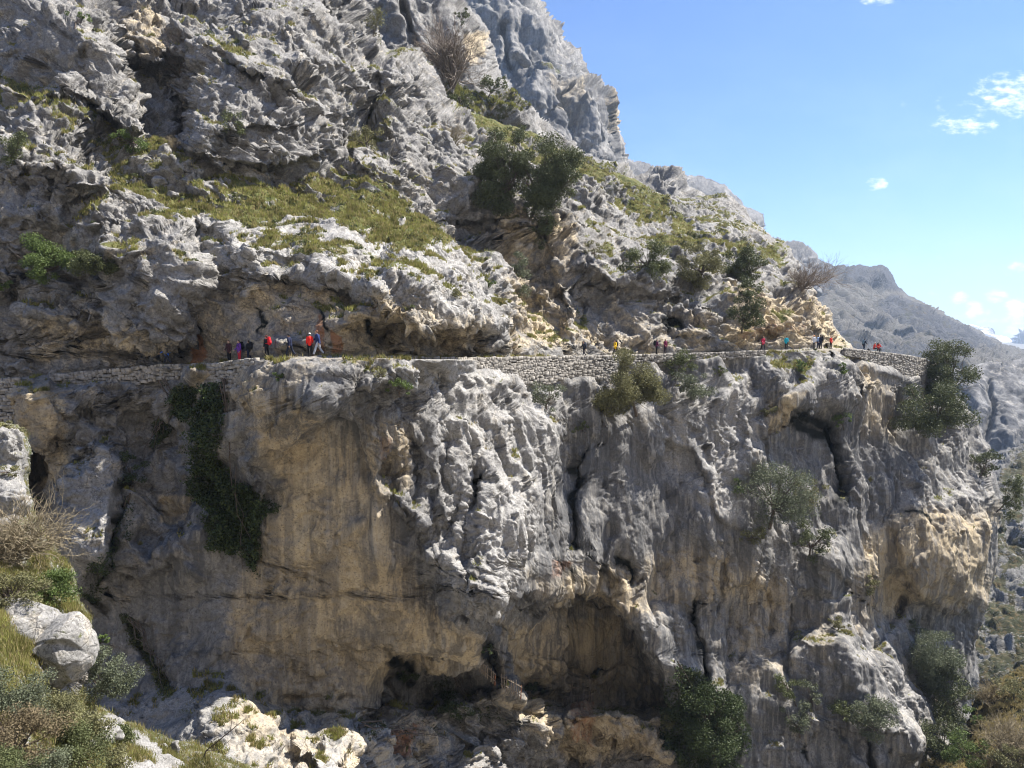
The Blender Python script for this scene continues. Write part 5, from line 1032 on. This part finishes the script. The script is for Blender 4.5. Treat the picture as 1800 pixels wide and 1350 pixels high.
# ivy curtains lying on the rock
def ivy(poly, n, label, leaf='ivy', out=.35, sz=.17, name='ivy_curtain'):
    rs = np.random.RandomState(len(label)); poly = np.array(poly, float); m = (poly_sd(A.U, A.V, poly) + 16 * fbm(np.stack([A.U / 20, A.V / 20, 0 * A.U], -1), 4, 7)) > 0
    I = np.argwhere(m); I = I[rs.randint(0, len(I), n)]; P = A.P[I[:, 0], I[:, 1]]; Nn = A.Nb[I[:, 0], I[:, 1]]
    bulge = .5 + fbm(P / 1.3, 3, 8); P = P + Nn * (rs.uniform(0, 1, n) * out * (.3 + 3.0 * np.clip(bulge, 0, 2)))[:, None] + rs.normal(size=(n, 3)) * .10
    V, Q = leaves(P, sz * 1.25, rs); ref = P[np.argmax(P[:, 2])]; e = empty(name, ref, label, 'ivy'); np_mesh('foliage', V, Q, LEAF[leaf], e, ref=ref)
    mb = MB(); lo = P[np.argmin(P[:, 2])]
    for k in range(5): mb.tube(bezier(ref + rs.normal(size=3) * .2, lo + (ref - lo) * rs.uniform(0, .5) + rs.normal(size=3) * .4, (0, 0, 0), rs, 8, .1), np.linspace(.06, .02, 8), 4)
    mb.build('stem', BARK, e, ref=ref)
ivy([(366,672),(400,676),(398,740),(390,800),(430,842),(462,872),(494,890),(466,912),(458,950),(454,1010),(444,1000),(436,960),(404,978),(376,960),(368,900),(352,850),(362,780),(356,720)], 19000, 'dark ivy curtain hanging down the shadowed left cliff below the trail', out=.55)
ivy([(305,680),(350,685),(345,740),(320,730)], 2600, 'small patch of ivy left of the long dark curtain')
ivy([(268,742),(290,745),(288,778),(272,776)], 800, 'tiny ivy patch on the cliff below the sloping wall')
ivy([(215,1065),(245,1085),(270,1140),(300,1180),(305,1230),(285,1215),(262,1170),(235,1130)], 4200, 'mossy strip running down the crack in the lower left cliff', 'dark', .15, .13, 'moss_strip')
ivy([(36,880),(75,860),(95,960),(110,1035),(80,1020),(60,960)], 3000, 'dark undergrowth in the shaded cleft behind the leafless shrub', 'ivy', .3, .15, 'undergrowth')
ivy([(150,1000),(190,960),(215,900),(235,890),(222,960),(195,1030),(160,1075),(150,1040)], 3000, 'dark moss in the cleft right of the pale rock pillar', 'ivy', .15, .12, 'moss_strip')
ivy([(1190,1170),(1215,1175),(1240,1215),(1300,1225),(1310,1300),(1290,1349),(1200,1349),(1150,1290),(1180,1240)], 16000, 'dark foliage in the shadow around the foot of the long black slot', 'ivy', .8, .19, 'undergrowth')
ivy([(612,1282),(650,1262),(740,1268),(770,1290),(742,1300),(650,1290)], 1500, 'dark moss at the foot of the left cave', 'ivy', .1, .13, 'moss_strip')
ivy([(760,1200),(790,1180),(810,1240),(860,1256),(900,1262),(850,1275),(790,1262)], 3000, 'dark growth on the cave rocks left of the picket fence', 'ivy', .15, .14, 'undergrowth')

# ------------------------------------------------------------------ grass tufts (nobody could count them)
def tufts(name, r, n, hmin, hmax, wd, m, label, seed, region=None, thr=.5, nz=.3, box=(-60, -60, 1800, 1400)):
    rs = np.random.RandomState(seed); g = r.attrs['grass']; ok = (g > thr) & (blur(r.N, 1)[..., 2] > nz) & (r.sd > 2) & (r.U > box[0]) & (r.U < box[2]) & (r.V > box[1]) & (r.V < box[3])
    if ok.sum() < 50: print('Warn tufts', label, ok.sum(), g.max(), r.N[..., 2].max()); return
    I = np.argwhere(ok); w = g[ok] * np.exp(5 * fbm(r.P[I[:, 0], I[:, 1]] / 1.3, 3, 6)); I = I[rs.choice(len(I), n, p=w / w.sum())]; P = r.P[I[:, 0], I[:, 1]] + rs.normal(size=(n, 3)) * .05
    k = 4; P = np.repeat(P, k, 0) + rs.normal(size=(n * k, 3)) * np.array([.07, .07, 0]); h = rs.uniform(hmin, hmax, (n * k, 1)); a = rs.uniform(0, PI, n * k); dx = np.stack([np.cos(a), np.sin(a), 0 * a], 1) * wd
    tip = P + np.concatenate([rs.normal(size=(n * k, 2)) * .35 * h, h], 1); V = np.stack([P - dx - [0, 0, .05], P + dx - [0, 0, .05], tip], 1).reshape(-1, 3)
    o = np_mesh(name, V, np.arange(len(V)).reshape(-1, 3), m); tag(o, label, 'grass', kind='stuff'); return o
tufts('grass', A, 52000, .12, .34, .045, GRASSM, 'short green grass on the ledges and terraces of the cliff', 1, thr=.45)
tufts('dry_grass', A, 22000, .12, .36, .04, DRYG, 'straw-coloured dry grass among the green on the cliff ledges', 2, thr=.4)
tufts('grass', GR, 42000, .04, .13, .012, GRASSM, 'green turf on the near slope at lower left', 3)
tufts('dry_grass', GR, 22000, .05, .16, .011, DRYG, 'dry grass blades on the near slope at lower left', 4)
tufts('grass', B_, 9000, .2, .5, .07, GRASSM, 'grass on the rocky ridge behind the cliff', 5)
tufts('scrub', L_, 16000, .1, .4, .05, DRYG, 'dry ground cover on the bank in the lower right corner', 6)

def cover(name, r, n, m, lf, _u, label, seed, thr, box=(-60, -60, 1800, 1400), sr=(.15, .5), sz=.15):
    rs = np.random.RandomState(seed); g = r.attrs['grass']; ok = (g > thr) & (g < .85) & (r.sd > 4) & (r.U > box[0]) & (r.U < box[2]) & (r.V > box[1]) & (r.V < box[3]); I = np.argwhere(ok); I = I[rs.randint(0, len(I), n)]
    P = r.P[I[:, 0], I[:, 1]]; R_ = rs.uniform(*sr, n) * (.6 + rs.rand(n) ** 3); C = np.repeat(P, m, 0); q = rs.normal(size=(n * m, 3)); q /= np.linalg.norm(q, axis=1)[:, None]; q[:, 2] = np.abs(q[:, 2]) * .8
    C = C + q * (np.repeat(R_, m) * rs.rand(n * m) ** .4)[:, None]; V, Q = leaves(C, sz, rs); tag(np_mesh(name, V, Q, LEAF[lf]), label, 'ground cover', kind='stuff')
cover('ground_cover', A, 520, 70, 'mid', None, 'low dark green scrub scattered over the rock ledges', 21, .42, (-60, -60, 1500, 620))
cover('ground_cover', A, 300, 60, 'olive', None, 'low olive scrub scattered over the rock ledges', 22, .42, (-60, -60, 1500, 640)) if False else None
cover('dry_scrub', B_, 160, 60, 'mid', 'mid', 'low scrub on the rocky ridge', 23, .3, sr=(.4, 1.0), sz=.3) if False else None

# ------------------------------------------------------------------ trail, retaining walls
def trail_pt(u, back=0.0, up=0.0):
    p = at(u, float(tv(u)), float(tz(u))); q = at(u + 6, float(tv(u + 6)), float(tz(u + 6))); t = (q - p)[:2]; t /= np.linalg.norm(t); n = np.array([-t[1], t[0]])
    if n[1] < 0: n = -n
    return np.array([p[0] + n[0] * back, p[1] + n[1] * back, p[2] + up]), math.atan2(t[1], t[0]), n
us = np.arange(-430, 1650, 6.0); V = []; rs = np.random.RandomState(3)
for u in us:
    for b, z in ((.25, -1.8), (-.10, -.02), (.6, .05), (1.4, .04), (2.6, .08)):
        p, a, n = trail_pt(u, b + (rs.uniform(-.08, .08) if z < .05 else 0), z + rs.uniform(-.02, .02)); V.append(p)
i = np.arange(len(us) - 1); Q = np.concatenate([np.stack([i * 5 + k, (i + 1) * 5 + k, (i + 1) * 5 + k + 1, i * 5 + k + 1], 1) for k in range(4)])
tag(np_mesh('path', V, Q, DIRT), kind='structure')
for wi, (bot, label) in enumerate(WALLS):
    rs = np.random.RandomState(40 + wi); bot = np.array(bot, float); u0, u1 = bot[0, 0], bot[-1, 0]; mb = MB(); core = []
    uu = np.linspace(u0, u1, 60); pts = np.array([trail_pt(u, -.42)[0] for u in uu]); L = np.concatenate([[0], np.cumsum(np.linalg.norm(np.diff(pts[:, :2], axis=0), axis=1))])
    zb = np.array([at(u, np.interp(u, bot[:, 0], bot[:, 1]), float(tz(u)))[2] for u in uu]) - .25; zt = pts[:, 2] + .12
    for row in range(40):
        s = rs.uniform(-.2, 0); rh = rs.uniform(.17, .34) if row else .26; z0 = sum_h if row else 0.0
        while s < L[-1]:
            w = rs.choice([rs.uniform(.18, .4), rs.uniform(.35, .95)]); sm = s + w / 2; s += w
            if sm > L[-1]: break
            x, y, T_, B_z = (np.interp(sm, L, a) for a in (pts[:, 0], pts[:, 1], zt, zb)); zc = T_ - z0 - rh / 2 + rs.uniform(-.05, .05) + (.11 * math.sin(sm * .8 + wi) + .07 * math.sin(sm * 2.3 + row * .3)) * min(row, 2) / 2
            if zc < B_z: continue
            ku = np.searchsorted(L, sm); ku = min(max(ku, 1), 59); an = math.atan2(pts[ku, 1] - pts[ku - 1, 1], pts[ku, 0] - pts[ku - 1, 0]); bat = z0 * .07
            mb.box((x + math.sin(an) * bat + rs.uniform(-.03, .03), y - math.cos(an) * bat + rs.uniform(-.10, .08), zc), ((w - .015) * rs.uniform(.92, 1.03), .45, (rh + .01) * rs.uniform(.84, 1.14) + (.08 * rs.rand() if row == 0 else 0)), an + rs.uniform(-.06, .06), rs.uniform(-.16, .16), ch=rs.uniform(.08, .22))
        sum_h = z0 + rh
        if sum_h > (zt - zb).max(): break
    ref = pts[0]; e = empty('dry_stone_wall', (pts[30][0], pts[30][1], zb[30]), label, 'stone wall', 'dry stone walls holding up the trail'); ref = np.array(e.location)
    mb.build('stones', STONE, e, ref=ref)
    V = []
    for k in range(60):
        p, a, n = trail_pt(uu[k], -.30); q, _, _ = trail_pt(uu[k], .5); V += [(p[0], p[1], zb[k]), (p[0], p[1], zt[k] - .16), (q[0], q[1], zt[k] - .16)]
    i = np.arange(59); np_mesh('core', V, np.concatenate([np.stack([i * 3 + k, (i + 1) * 3 + k, (i + 1) * 3 + k + 1, i * 3 + k + 1], 1) for k in (0, 1)]), STONED, e, ref=ref)

# ------------------------------------------------------------------ boulders
def boulder(u, v, w, h, label, host=None, Z=None, dep=.8, sub=5, seed=0, group=None, at0=dict(pale=.5, ochre=.2, streaky=.2, grass=.22, stain=.25), rough=.16, tilt=0.):
    host = host or A; p, n = surf(host, u, v); Zs = depth_of(p) if Z is None else Z; rw, rh = w * Zs / F / 2, h * Zs / F / 2
    C = at(u, v, Zs + rw * .25 if Z is None else Zs)
    bm = bmesh.new(); bmesh.ops.create_icosphere(bm, subdivisions=sub, radius=1); V = np.array([x.co for x in bm.verts]); Fc = np.array([[x.index for x in f.verts] for f in bm.faces]); bm.free()
    S = V + seed * 7.3; D = 1 + facet(S / 1.0, seed, 1.3, .1, .05, bw=.12) * rough * 2.2 + facet(S / .4, seed + 1, 1.4, .15, .06, bw=.1) * rough * .55 + fbm(S * 4, 4, seed) * rough * .25
    V = V * D[:, None]; c_, s_ = math.cos(tilt), math.sin(tilt); V = V * np.array([rw, rw * dep, rh]); V = np.stack([V[:, 0] * c_ + V[:, 2] * s_, V[:, 1], -V[:, 0] * s_ + V[:, 2] * c_], 1) + C
    a = dict(grass=0, ochre=0, rust=0, stain=0, black_line=0, pale=0, streaky=0); a.update(at0)
    o = np_mesh('boulder', V, Fc, BOUL, ref=C, attrs={k: np.full(len(V), x) for k, x in a.items()}); o.location = C; tag(o, label, 'boulder', group)
boulder(58, 1150, 225, 165, 'huge pale grey boulder on the near slope at lower left', GR, Z=24.3, sub=7, seed=3, dep=.62, rough=.13, tilt=R(8))
GB = 'loose boulders on the grassy terrace'
for k, (u, v, w, h, lb) in enumerate([(278, 320, 26, 20, 'white boulder at the left end of the grassy terrace'), (257, 302, 15, 10, 'small pale boulder above left of the white one on the terrace'), (443, 318, 32, 30, 'rounded grey boulder at the back of the grassy terrace'),
     (366, 332, 62, 28, 'long low pale boulder in the middle of the grassy terrace'), (256, 362, 22, 22, 'grey boulder beside the reddish soil left of the terrace'), (302, 342, 18, 12, 'little boulder just above the reddish soil'), (490, 272, 40, 26, 'squat grey boulder above the grassy terrace under the big slab'), (550, 283, 36, 22, 'grey boulder at the upper edge of the terrace, rightmost under the slab')]):
    boulder(u, v, w, h, lb, seed=10 + k, group=GB, sub=4)
boulder(305, 1318, 20, 28, 'upright grey stone standing in the grass at the bottom', GR, seed=31, sub=4, dep=.6, tilt=R(20)); boulder(286, 1312, 14, 9, 'small white stone lying left of the upright one in the grass', GR, seed=32, sub=4)
boulder(18, 785, 44, 60, 'white foreground rock at the left edge under the stone wall', GR, seed=33, sub=5); boulder(20, 882, 56, 50, 'white foreground rock at the left edge above the leafless shrub', GR, seed=34, sub=5)
boulder(178, 1288, 60, 34, 'white rock half buried between heath bushes', GR, seed=35, sub=5, tilt=R(35))

# ------------------------------------------------------------------ picket fence and gate in the caves
def picket_run(name, a, b, n, hpx, label, cat, Z, seed, gaps=()):
    rs = np.random.RandomState(seed); A0, B0 = at(a[0], a[1], Z[0]), at(b[0], b[1], Z[1]); e = empty(name, A0, label, cat); d = B0 - A0; hw = hpx * (Z[0] + Z[1]) / 2 / F; an = math.atan2(d[1], d[0])
    for k in range(n):
        if k in gaps: continue
        p = A0 + d * (k + .5) / n; h = hw * rs.uniform(.75, 1.15); mb = MB(); mb.box((p[0], p[1], p[2] + h / 2), (.10, .05, h), an, rs.uniform(-.07, .07)); mb.build('picket', WOOD if k != n - 1 else RUSTW, e, ref=A0)
    for f in (.3, .75):
        mb = MB(); o = np.array([math.sin(an) * .06, -math.cos(an) * .06, hw * f]); mb.tube([A0 + o, A0 + d * .5 + o * 1.02, B0 + o], .045, 5); mb.build('rail', WOOD, e, ref=A0)
def dep(u, v, k=0): return depth_of(surfpt(A, u, v)) - k
z1, z2, z3 = dep(842, 1182, .6), dep(880, 1210, .6), dep(916, 1232, .6); z0 = min(min(z1, z2, z3), min(dep(x_, y_) for x_ in range(842, 920, 7) for y_ in (1160, 1175, 1190)) - .2)
picket_run('picket_fence', (842, 1180), (872, 1206), 9, 28, 'upper run of weathered grey pickets between the caves', 'fence', (z0, z0), 1, (5,))
picket_run('picket_fence', (880, 1210), (918, 1230), 9, 30, 'lower run of weathered pickets ending at a rusty board between the caves', 'fence', (z0, z0), 2, (3,))
zg = min(dep(x_, y_) for x_ in range(990, 1050, 6) for y_ in range(1185, 1248, 6)) - .25; e0 = at(1015, 1240, zg); g = empty('wooden_gate', e0, 'old slatted wooden gate with tall posts in the right cave', 'gate')
def W(u, v): return at(u, v, zg)
for (x0, y0_, x1, y1_) in ((1000, 1244, 1008, 1186), (1040, 1244, 1035, 1183)):
    mb = MB(); mb.tube([W(x0, y0_), W(x1, y1_)], [.09, .06], 6); mb.build('post', WOOD, g, ref=e0)
for (x0, y0_, x1, y1_) in ((1002, 1209, 1037, 1207), (994, 1224, 1042, 1223), (994, 1240, 1044, 1241)):
    mb = MB(); mb.tube([W(x0, y0_), W(x1, y1_)], .05, 5); mb.build('crossbar', WOOD, g, ref=e0)
for k in range(12):
    mb = MB(); x = 993 + k * 4.4; p = W(x, 1233); mb.box(p, (.11, .04, 20 * zg / F), 0, .02 * (-1) ** k); mb.build('slat', WOOD, g, ref=e0)

# ------------------------------------------------------------------ hikers
def remesh(parts, name, vox):
    mb = MB()
    for V, Fc in parts: mb.add(V, Fc)
    o = mb.build(name + '_raw', None); m = o.modifiers.new('r', 'REMESH'); m.mode = 'VOXEL'; m.voxel_size = vox; m.use_smooth_shade = True
    dg = bpy.context.evaluated_depsgraph_get(); me = bpy.data.meshes.new_from_object(o.evaluated_get(dg)); me.name = name; old = o.data; bpy.data.objects.remove(o); bpy.data.meshes.remove(old)
    return me
def limb(pts, rad, n=8, sq=None):
    pts = [np.array(p, float) for p in pts]; rad = list(rad); d0 = pts[1] - pts[0]; d0 /= np.linalg.norm(d0); d1 = pts[-1] - pts[-2]; d1 /= np.linalg.norm(d1)
    P = [pts[0] - d0 * rad[0] * .9, pts[0] - d0 * rad[0] * .5] + pts + [pts[-1] + d1 * rad[-1] * .5, pts[-1] + d1 * rad[-1] * .9]; r = [rad[0] * .3, rad[0] * .85] + rad + [rad[-1] * .85, rad[-1] * .3]
    V, Q = tube(P, r, n); 
    if sq is not None: c = V.mean(0); V = c + (V - c) * np.array(sq)
    c = len(V); V = np.vstack([V, P[0], P[-1]]); m = len(P) - 1; i = np.arange(n); j = (i + 1) % n
    T = np.concatenate([np.stack([np.full(n, c), j, i], 1), np.stack([np.full(n, c + 1), m * n + i, m * n + j], 1)])
    return [(V, Q), (V, T)]
def ell(c, r, seg=12):
    th = np.linspace(0, PI, seg); an = np.arange(seg) * 2 * PI / seg; V = np.array([[math.sin(t) * math.cos(a), math.sin(t) * math.sin(a), math.cos(t)] for t in th for a in an]) * np.array(r) + np.array(c)
    i = np.arange(seg); j = (i + 1) % seg; return [(V, np.concatenate([np.stack([k * seg + i, (k + 1) * seg + i, (k + 1) * seg + j, k * seg + j], 1) for k in range(seg - 1)]))]
def skeleton(pose):
    """joint positions, x = facing, y = left, z = up, metres for a 1.72 m person"""
    J = {}; lean = pose.get('lean', .05); J['pel'] = np.array([0, 0, pose.get('hip', .93)])
    up = np.array([math.sin(lean), 0, math.cos(lean)]); J['chest'] = J['pel'] + up * .36; J['neck'] = J['pel'] + up * .52; J['head'] = J['neck'] + np.array([.03 + lean * .08, 0, .15])
    for s, k in ((1, 'l'), (-1, 'r')):
        th, kn = pose[k + 'leg']; h = J['pel'] + np.array([0, s * .095, -.04]); kp = h + .43 * np.array([math.sin(th), s * .03, -math.cos(th)]); an = kp + .42 * np.array([math.sin(th - kn), 0, -math.cos(th - kn)])
        J[k + 'hip'], J[k + 'kn'], J[k + 'an'] = h, kp, an; J[k + 'toe'] = an + np.array([.17, s * .02, -.055 + .0]) 
        sh, el = pose[k + 'arm']; S = J['chest'] + up * .11 + np.array([0, s * .185, 0]); ep = S + .29 * np.array([math.sin(sh), s * .16, -math.cos(sh)]); wp = ep + .26 * np.array([math.sin(sh + el), -s * .06, -math.cos(sh + el)])
        J[k + 'sh'], J[k + 'el'], J[k + 'wr'] = S, ep, wp; J[k + 'hd'] = wp + .09 * (wp - ep) / .26
    return J
def make_pose(tagn, pose):
    J = skeleton(pose); B = []; up = J['neck'] - J['pel']
    B += limb([J['pel'] + [0, 0, -.04], J['pel'] + up * .3, J['chest'], J['chest'] + up * .2, J['neck']], [.135, .12, .145, .12, .062], 10) + limb([J['neck'] - up * .05, J['head'] - [.01, 0, .06]], [.06, .055])
    hd = J['head']; B += ell(hd, (.095, .075, .118), 14) + ell(hd + [.035, 0, -.06], (.055, .055, .05)) + limb([hd + [.09, 0, .01], hd + [.112, 0, -.025]], [.014, .017], 6) + ell(hd + [-.005, .077, -.01], (.022, .014, .032), 8) + ell(hd + [-.005, -.077, -.01], (.022, .014, .032), 8) + ell(hd + [.085, 0, -.062], (.018, .03, .012), 8) + ell(hd + [.082, 0, .035], (.018, .05, .013), 8)
    jk = limb([J['pel'] + [0, 0, -.07], J['pel'] + up * .25, J['chest'], J['chest'] + up * .22, J['neck'] - up * .02], [.172, .160, .178, .15, .078], 12); tr = limb([J['pel'] + [0, 0, .06], J['pel'] + [0, 0, -.08]], [.15, .15], 10); bt = {}
    for k in 'lr':
        s = 1 if k == 'l' else -1
        B += limb([J[k + 'hip'], (J[k + 'hip'] + J[k + 'kn']) / 2, J[k + 'kn'], J[k + 'kn'] * .6 + J[k + 'an'] * .4, J[k + 'an']], [.09, .078, .055, .056, .038]); B += limb([J[k + 'an'] + [-.05, 0, -.045], J[k + 'an'] + [.06, 0, -.045], J[k + 'toe']], [.035, .04, .032])
        B += limb([J[k + 'sh'], J[k + 'el'], J[k + 'wr']], [.052, .042, .028]); d = (J[k + 'hd'] - J[k + 'wr']) / .09; B += limb([J[k + 'wr'], J[k + 'wr'] + d * .05, J[k + 'hd']], [.026, .034, .032])
        fwd = np.array([1., 0, 0]); side = np.array([0, -s * 1., 0]); curl = np.cross(d, side); curl = curl if curl[0] > 0 else -curl
        for f, (o, L) in enumerate(((-.030, .065), (-.010, .078), (.010, .073), (.030, .056))):
            b = J[k + 'hd'] + fwd * -o * .9 + d * .012; B += limb([b, b + d * L * .5, b + d * L * .85 + side * L * .45], [.0105, .0098, .0085], 6)
        b = J[k + 'wr'] + d * .04 + fwd * .03; B += limb([b, b + d * .03 + fwd * .028, b + d * .065 + fwd * .032 + side * .012], [.013, .012, .010], 6)
        jk += limb([J[k + 'sh'] - [0, s * .02, 0], J[k + 'el'], J[k + 'wr'] - d * .01], [.078, .062, .045], 8)
        tr += limb([J[k + 'hip'], (J[k + 'hip'] + J[k + 'kn']) / 2, J[k + 'kn'], J[k + 'kn'] * .5 + J[k + 'an'] * .5, J[k + 'an'] + [0, 0, .03]], [.108, .095, .074, .072, .060])
        bt[k] = remesh(limb([J[k + 'an'] + [-.01, 0, .06], J[k + 'an']], [.056, .056]) + limb([J[k + 'an'] + [-.06, 0, -.045], J[k + 'an'] + [.05, 0, -.045], J[k + 'toe']], [.046, .05, .042]), 'boot', .014)
    hair = ell(hd + [-.018, 0, .022], (.098, .085, .112)); hair = [(V[V[:, 2] > -9], Fc) for V, Fc in hair]; hairV = hair[0][0]; hairV[:, 0] = np.where(hairV[:, 2] < hd[2] + .035, np.minimum(hairV[:, 0], hd[0] + .02), hairV[:, 0])
    hat = ell(hd + [-.005, 0, .055], (.108, .092, .085)) + ell(hd + [.02, 0, .045], (.15, .12, .014))
    n = up / np.linalg.norm(up); bk = J['chest'] - np.array([n[2], 0, -n[0]]) * .27; pk = limb([bk - n * .22, bk - n * .05, bk + n * .10, bk + n * .2], [.13, .15, .145, .10], 10) + ell(bk + n * .26 + [.02, 0, 0], (.12, .13, .055)) + ell(bk - n * .12 - [.13, 0, 0], (.05, .10, .11))
    for s in (1, -1): pk += limb([bk + n * .2 + [.06, s * .1, 0], J['chest'] + n * .16 + [.03, s * .12, 0], J['chest'] + n * .02 + [.175, s * .11, 0], J['pel'] + n * .16 + [.05, s * .17, 0], bk - n * .2 + [.05, s * .1, 0]], [.026] * 5, 6)
    return dict(body=remesh(B, 'body_' + tagn, .0125), jacket=remesh(jk, 'jacket_' + tagn, .016), trousers=remesh(tr, 'trousers_' + tagn, .016), bootl=bt['l'], bootr=bt['r'], hair=remesh(hair, 'hair_' + tagn, .012), hat=remesh(hat, 'hat_' + tagn, .012), backpack=remesh(pk, 'backpack_' + tagn, .018), J=J)
POSES = {k: make_pose(k, v) for k, v in dict(
    walk=dict(lleg=(.42, .12), rleg=(-.32, .28), larm=(-.35, .35), rarm=(.42, .55), lean=.12, hip=.90), stride=dict(lleg=(-.40, .30), rleg=(.48, .15), larm=(.45, .6), rarm=(-.3, .4), lean=.2, hip=.88),
    stand=dict(lleg=(.04, .04), rleg=(-.04, .04), larm=(.05, .25), rarm=(.12, .8), lean=.03), sit=dict(lleg=(1.45, 1.35), rleg=(1.35, 1.1), larm=(.5, 1.0), rarm=(.6, .9), lean=.15, hip=.52)).items()}
SKIN = mat('skin', (.46, .29, .21), .6, .1, 10); BOOT = mat('boot_leather', (.05, .038, .03), .8, .2, 9)
_cm = {}
def cloth(c, kind):
    k = (c, kind)
    if k not in _cm: _cm[k] = mat(kind + '_cloth', c, .85, .15, 14)
    return _cm[k]
def person(u, face, jc, tc, label, pose='walk', pack=None, hairc=(.05, .035, .025), hat=None, H=1.72, back=.7, group=None, dz=0.0, pole=False):
    P = POSES[pose]; p, a, n = trail_pt(u, back, .06 + dz); ang = a + face; e = empty('person', p, label, 'person', group, ang); e.scale = (H / 1.72,) * 3
    zmin = min(v.co.z for v in P['bootl'].vertices); zmin = min(zmin, min(v.co.z for v in P['bootr'].vertices))
    def part(nm, me, m):
        o = bpy.data.objects.new(nm, me); col.objects.link(o); o.parent = e; o.location = (0, 0, -zmin)
        if not me.materials: me.materials.append(None)
        o.material_slots[0].link = 'OBJECT'; o.material_slots[0].material = m; return o
    part('body', P['body'], SKIN); part('jacket', P['jacket'], cloth(jc, 'jacket')); part('trousers', P['trousers'], cloth(tc, 'trouser')); part('boot', P['bootl'], BOOT); part('boot', P['bootr'], BOOT)
    part('hair', P['hair'], cloth(hairc, 'hair'))
    if hat: part('hat', P['hat'], cloth(hat, 'hat'))
    if pack: part('backpack', P['backpack'], cloth(pack, 'backpack'))
    if pole:
        s_ = H / 1.72; hd = P['J']['rhd'] * s_; c, s = math.cos(ang), math.sin(ang); hw = p + np.array([hd[0] * c - hd[1] * s, hd[0] * s + hd[1] * c, hd[2] - zmin * s_]); tip = hw + np.array([c * .18, s * .18, 0]); tip[2] = p[2]
        t = empty('trekking_pole', tip, 'thin trekking pole held by ' + pole, 'trekking pole'); mb = MB(); mb.tube([tip, hw + (hw - tip) * .05], [.012, .016], 6); mb.build('shaft', cloth((.35, .35, .36), 'pole'), t, ref=tip); mb = MB(); mb.tube([hw - (hw - tip) * .05, hw + (hw - tip) * .07], .024, 6); mb.build('grip', BOOT, t, ref=tip)
L_F, R_F, CAMF, AWAY = PI, 0.0, -PI / 2, PI / 2
BLK = (.012, .013, .017); NAVY = (.014, .02, .055)
person(293, L_F + .3, (.06, .18, .75), (.03, .035, .06), 'person in blue jacket with light blue backpack bending forward, leftmost on the trail', 'stride', (.12, .42, .85), H=1.70, back=.05, pole='the leftmost hiker in blue')
person(391, CAMF + .15, (.045, .02, .025), BLK, 'person in dark red and black jacket facing the gorge, left of the purple-clad hiker', 'stand', None, H=1.75)
person(405, CAMF - .2, (.13, .04, .30), (.50, .03, .05), 'person in purple jacket and red trousers', 'stand', BLK, H=1.70, back=.9)
person(413.5, L_F, BLK, NAVY, 'person in black standing right behind the purple-jacketed hiker', 'stand', BLK, H=1.62, back=1.4)
person(458, L_F, BLK, BLK, 'person in black carrying a bright red backpack', 'stand', (.60, .02, .03), hat=(.10, .03, .03), H=1.72)
person(502, L_F, NAVY, (.015, .02, .04), 'person in navy clothes and cap walking alone to the left', 'walk', None, hat=BLK, H=1.72)
person(538, AWAY + .4, (.78, .03, .02), BLK, 'person in bright red jacket with white hat', 'stand', None, hat=(.7, .68, .62), H=1.68, back=.6)
person(549.5, L_F + .5, (.018, .035, .12), (.42, .45, .5), 'tall bare-headed person in navy jacket and pale shorts', 'walk', None, hairc=(.16, .07, .04), H=1.93, back=.9, pole='the tall hiker in navy')
person(1035, L_F, (.018, .02, .03), (.02, .022, .035), 'person in dark clothes with small pack left of the yellow hiker', 'walk', (.05, .06, .09), H=1.6)
person(1089, L_F + .2, (.80, .50, .02), (.03, .025, .025), 'person in bright yellow jacket', 'stride', BLK, H=1.74)
person(1161, R_F - .2, (.10, .02, .07), BLK, 'person in dark plum jacket, left of a close pair', 'stand', BLK, H=1.70, pole='the left one of the plum-clad pair')
person(1176, CAMF, (.16, .02, .06), (.02, .015, .03), 'person in maroon jacket, right of a close pair', 'stand', None, hairc=(.3, .25, .2), H=1.74)
person(1348, CAMF - .3, (.62, .04, .10), BLK, 'person in crimson jacket walking alone', 'walk', BLK, H=1.78, hairc=(.25, .15, .08))
person(1389, R_F + .6, (.02, .42, .55), BLK, 'person in turquoise jacket', 'stand', None, H=1.72, hairc=(.2, .1, .05))
person(1436, L_F + .4, (.70, .72, .78), (.03, .03, .035), 'person in white jacket with orange cap', 'stand', None, hat=(.65, .25, .10), H=1.74, back=.5)
person(1448, AWAY, NAVY, BLK, 'person in navy jacket right next to the white-jacketed one', 'stand', BLK, H=1.74, back=.5)
person(1453.5, AWAY, (.30, .42, .62), NAVY, 'person in light blue jacket half hidden behind the navy jacket', 'stand', None, H=1.7, back=1.3)
person(1466, CAMF, (.68, .05, .03), BLK, 'person in orange-red jacket, rightmost of the walking group near the corner', 'stand', None, hairc=(.35, .12, .06), H=1.62, back=.5)
person(1522, R_F, (.02, .03, .05), (.025, .04, .07), 'person in dark clothes standing at the trail corner before the far slope', 'walk', (.10, .16, .22), H=1.72, back=.3)
person(1540, CAMF + .5, (.50, .06, .05), BLK, 'seated person in faded red jacket, left one of the seated pair', 'sit', None, hairc=(.5, .47, .42), H=1.7, back=.3)
person(1548, CAMF - .5, (.60, .03, .02), BLK, 'seated person in bright red with black pack, right one of the seated pair', 'sit', BLK, H=1.75, back=.35)
p, a, n = trail_pt(1530, .3, .06); mb = MB()
for V, Fc in ell((p[0], p[1], p[2] + .2), (.20, .16, .24), 12): mb.add(V, Fc)
e = empty('bag', p, 'small black bag on the ground beside the standing hiker at the corner', 'bag'); mb.build('sack', cloth(BLK, 'bag'), e, ref=p, smooth=True); mb = MB(); mb.tube([p + [-.06, 0, .42], p + [0, 0, .52], p + [.06, 0, .42]], .015, 5); mb.build('handle', cloth(BLK, 'bag'), e, ref=p)
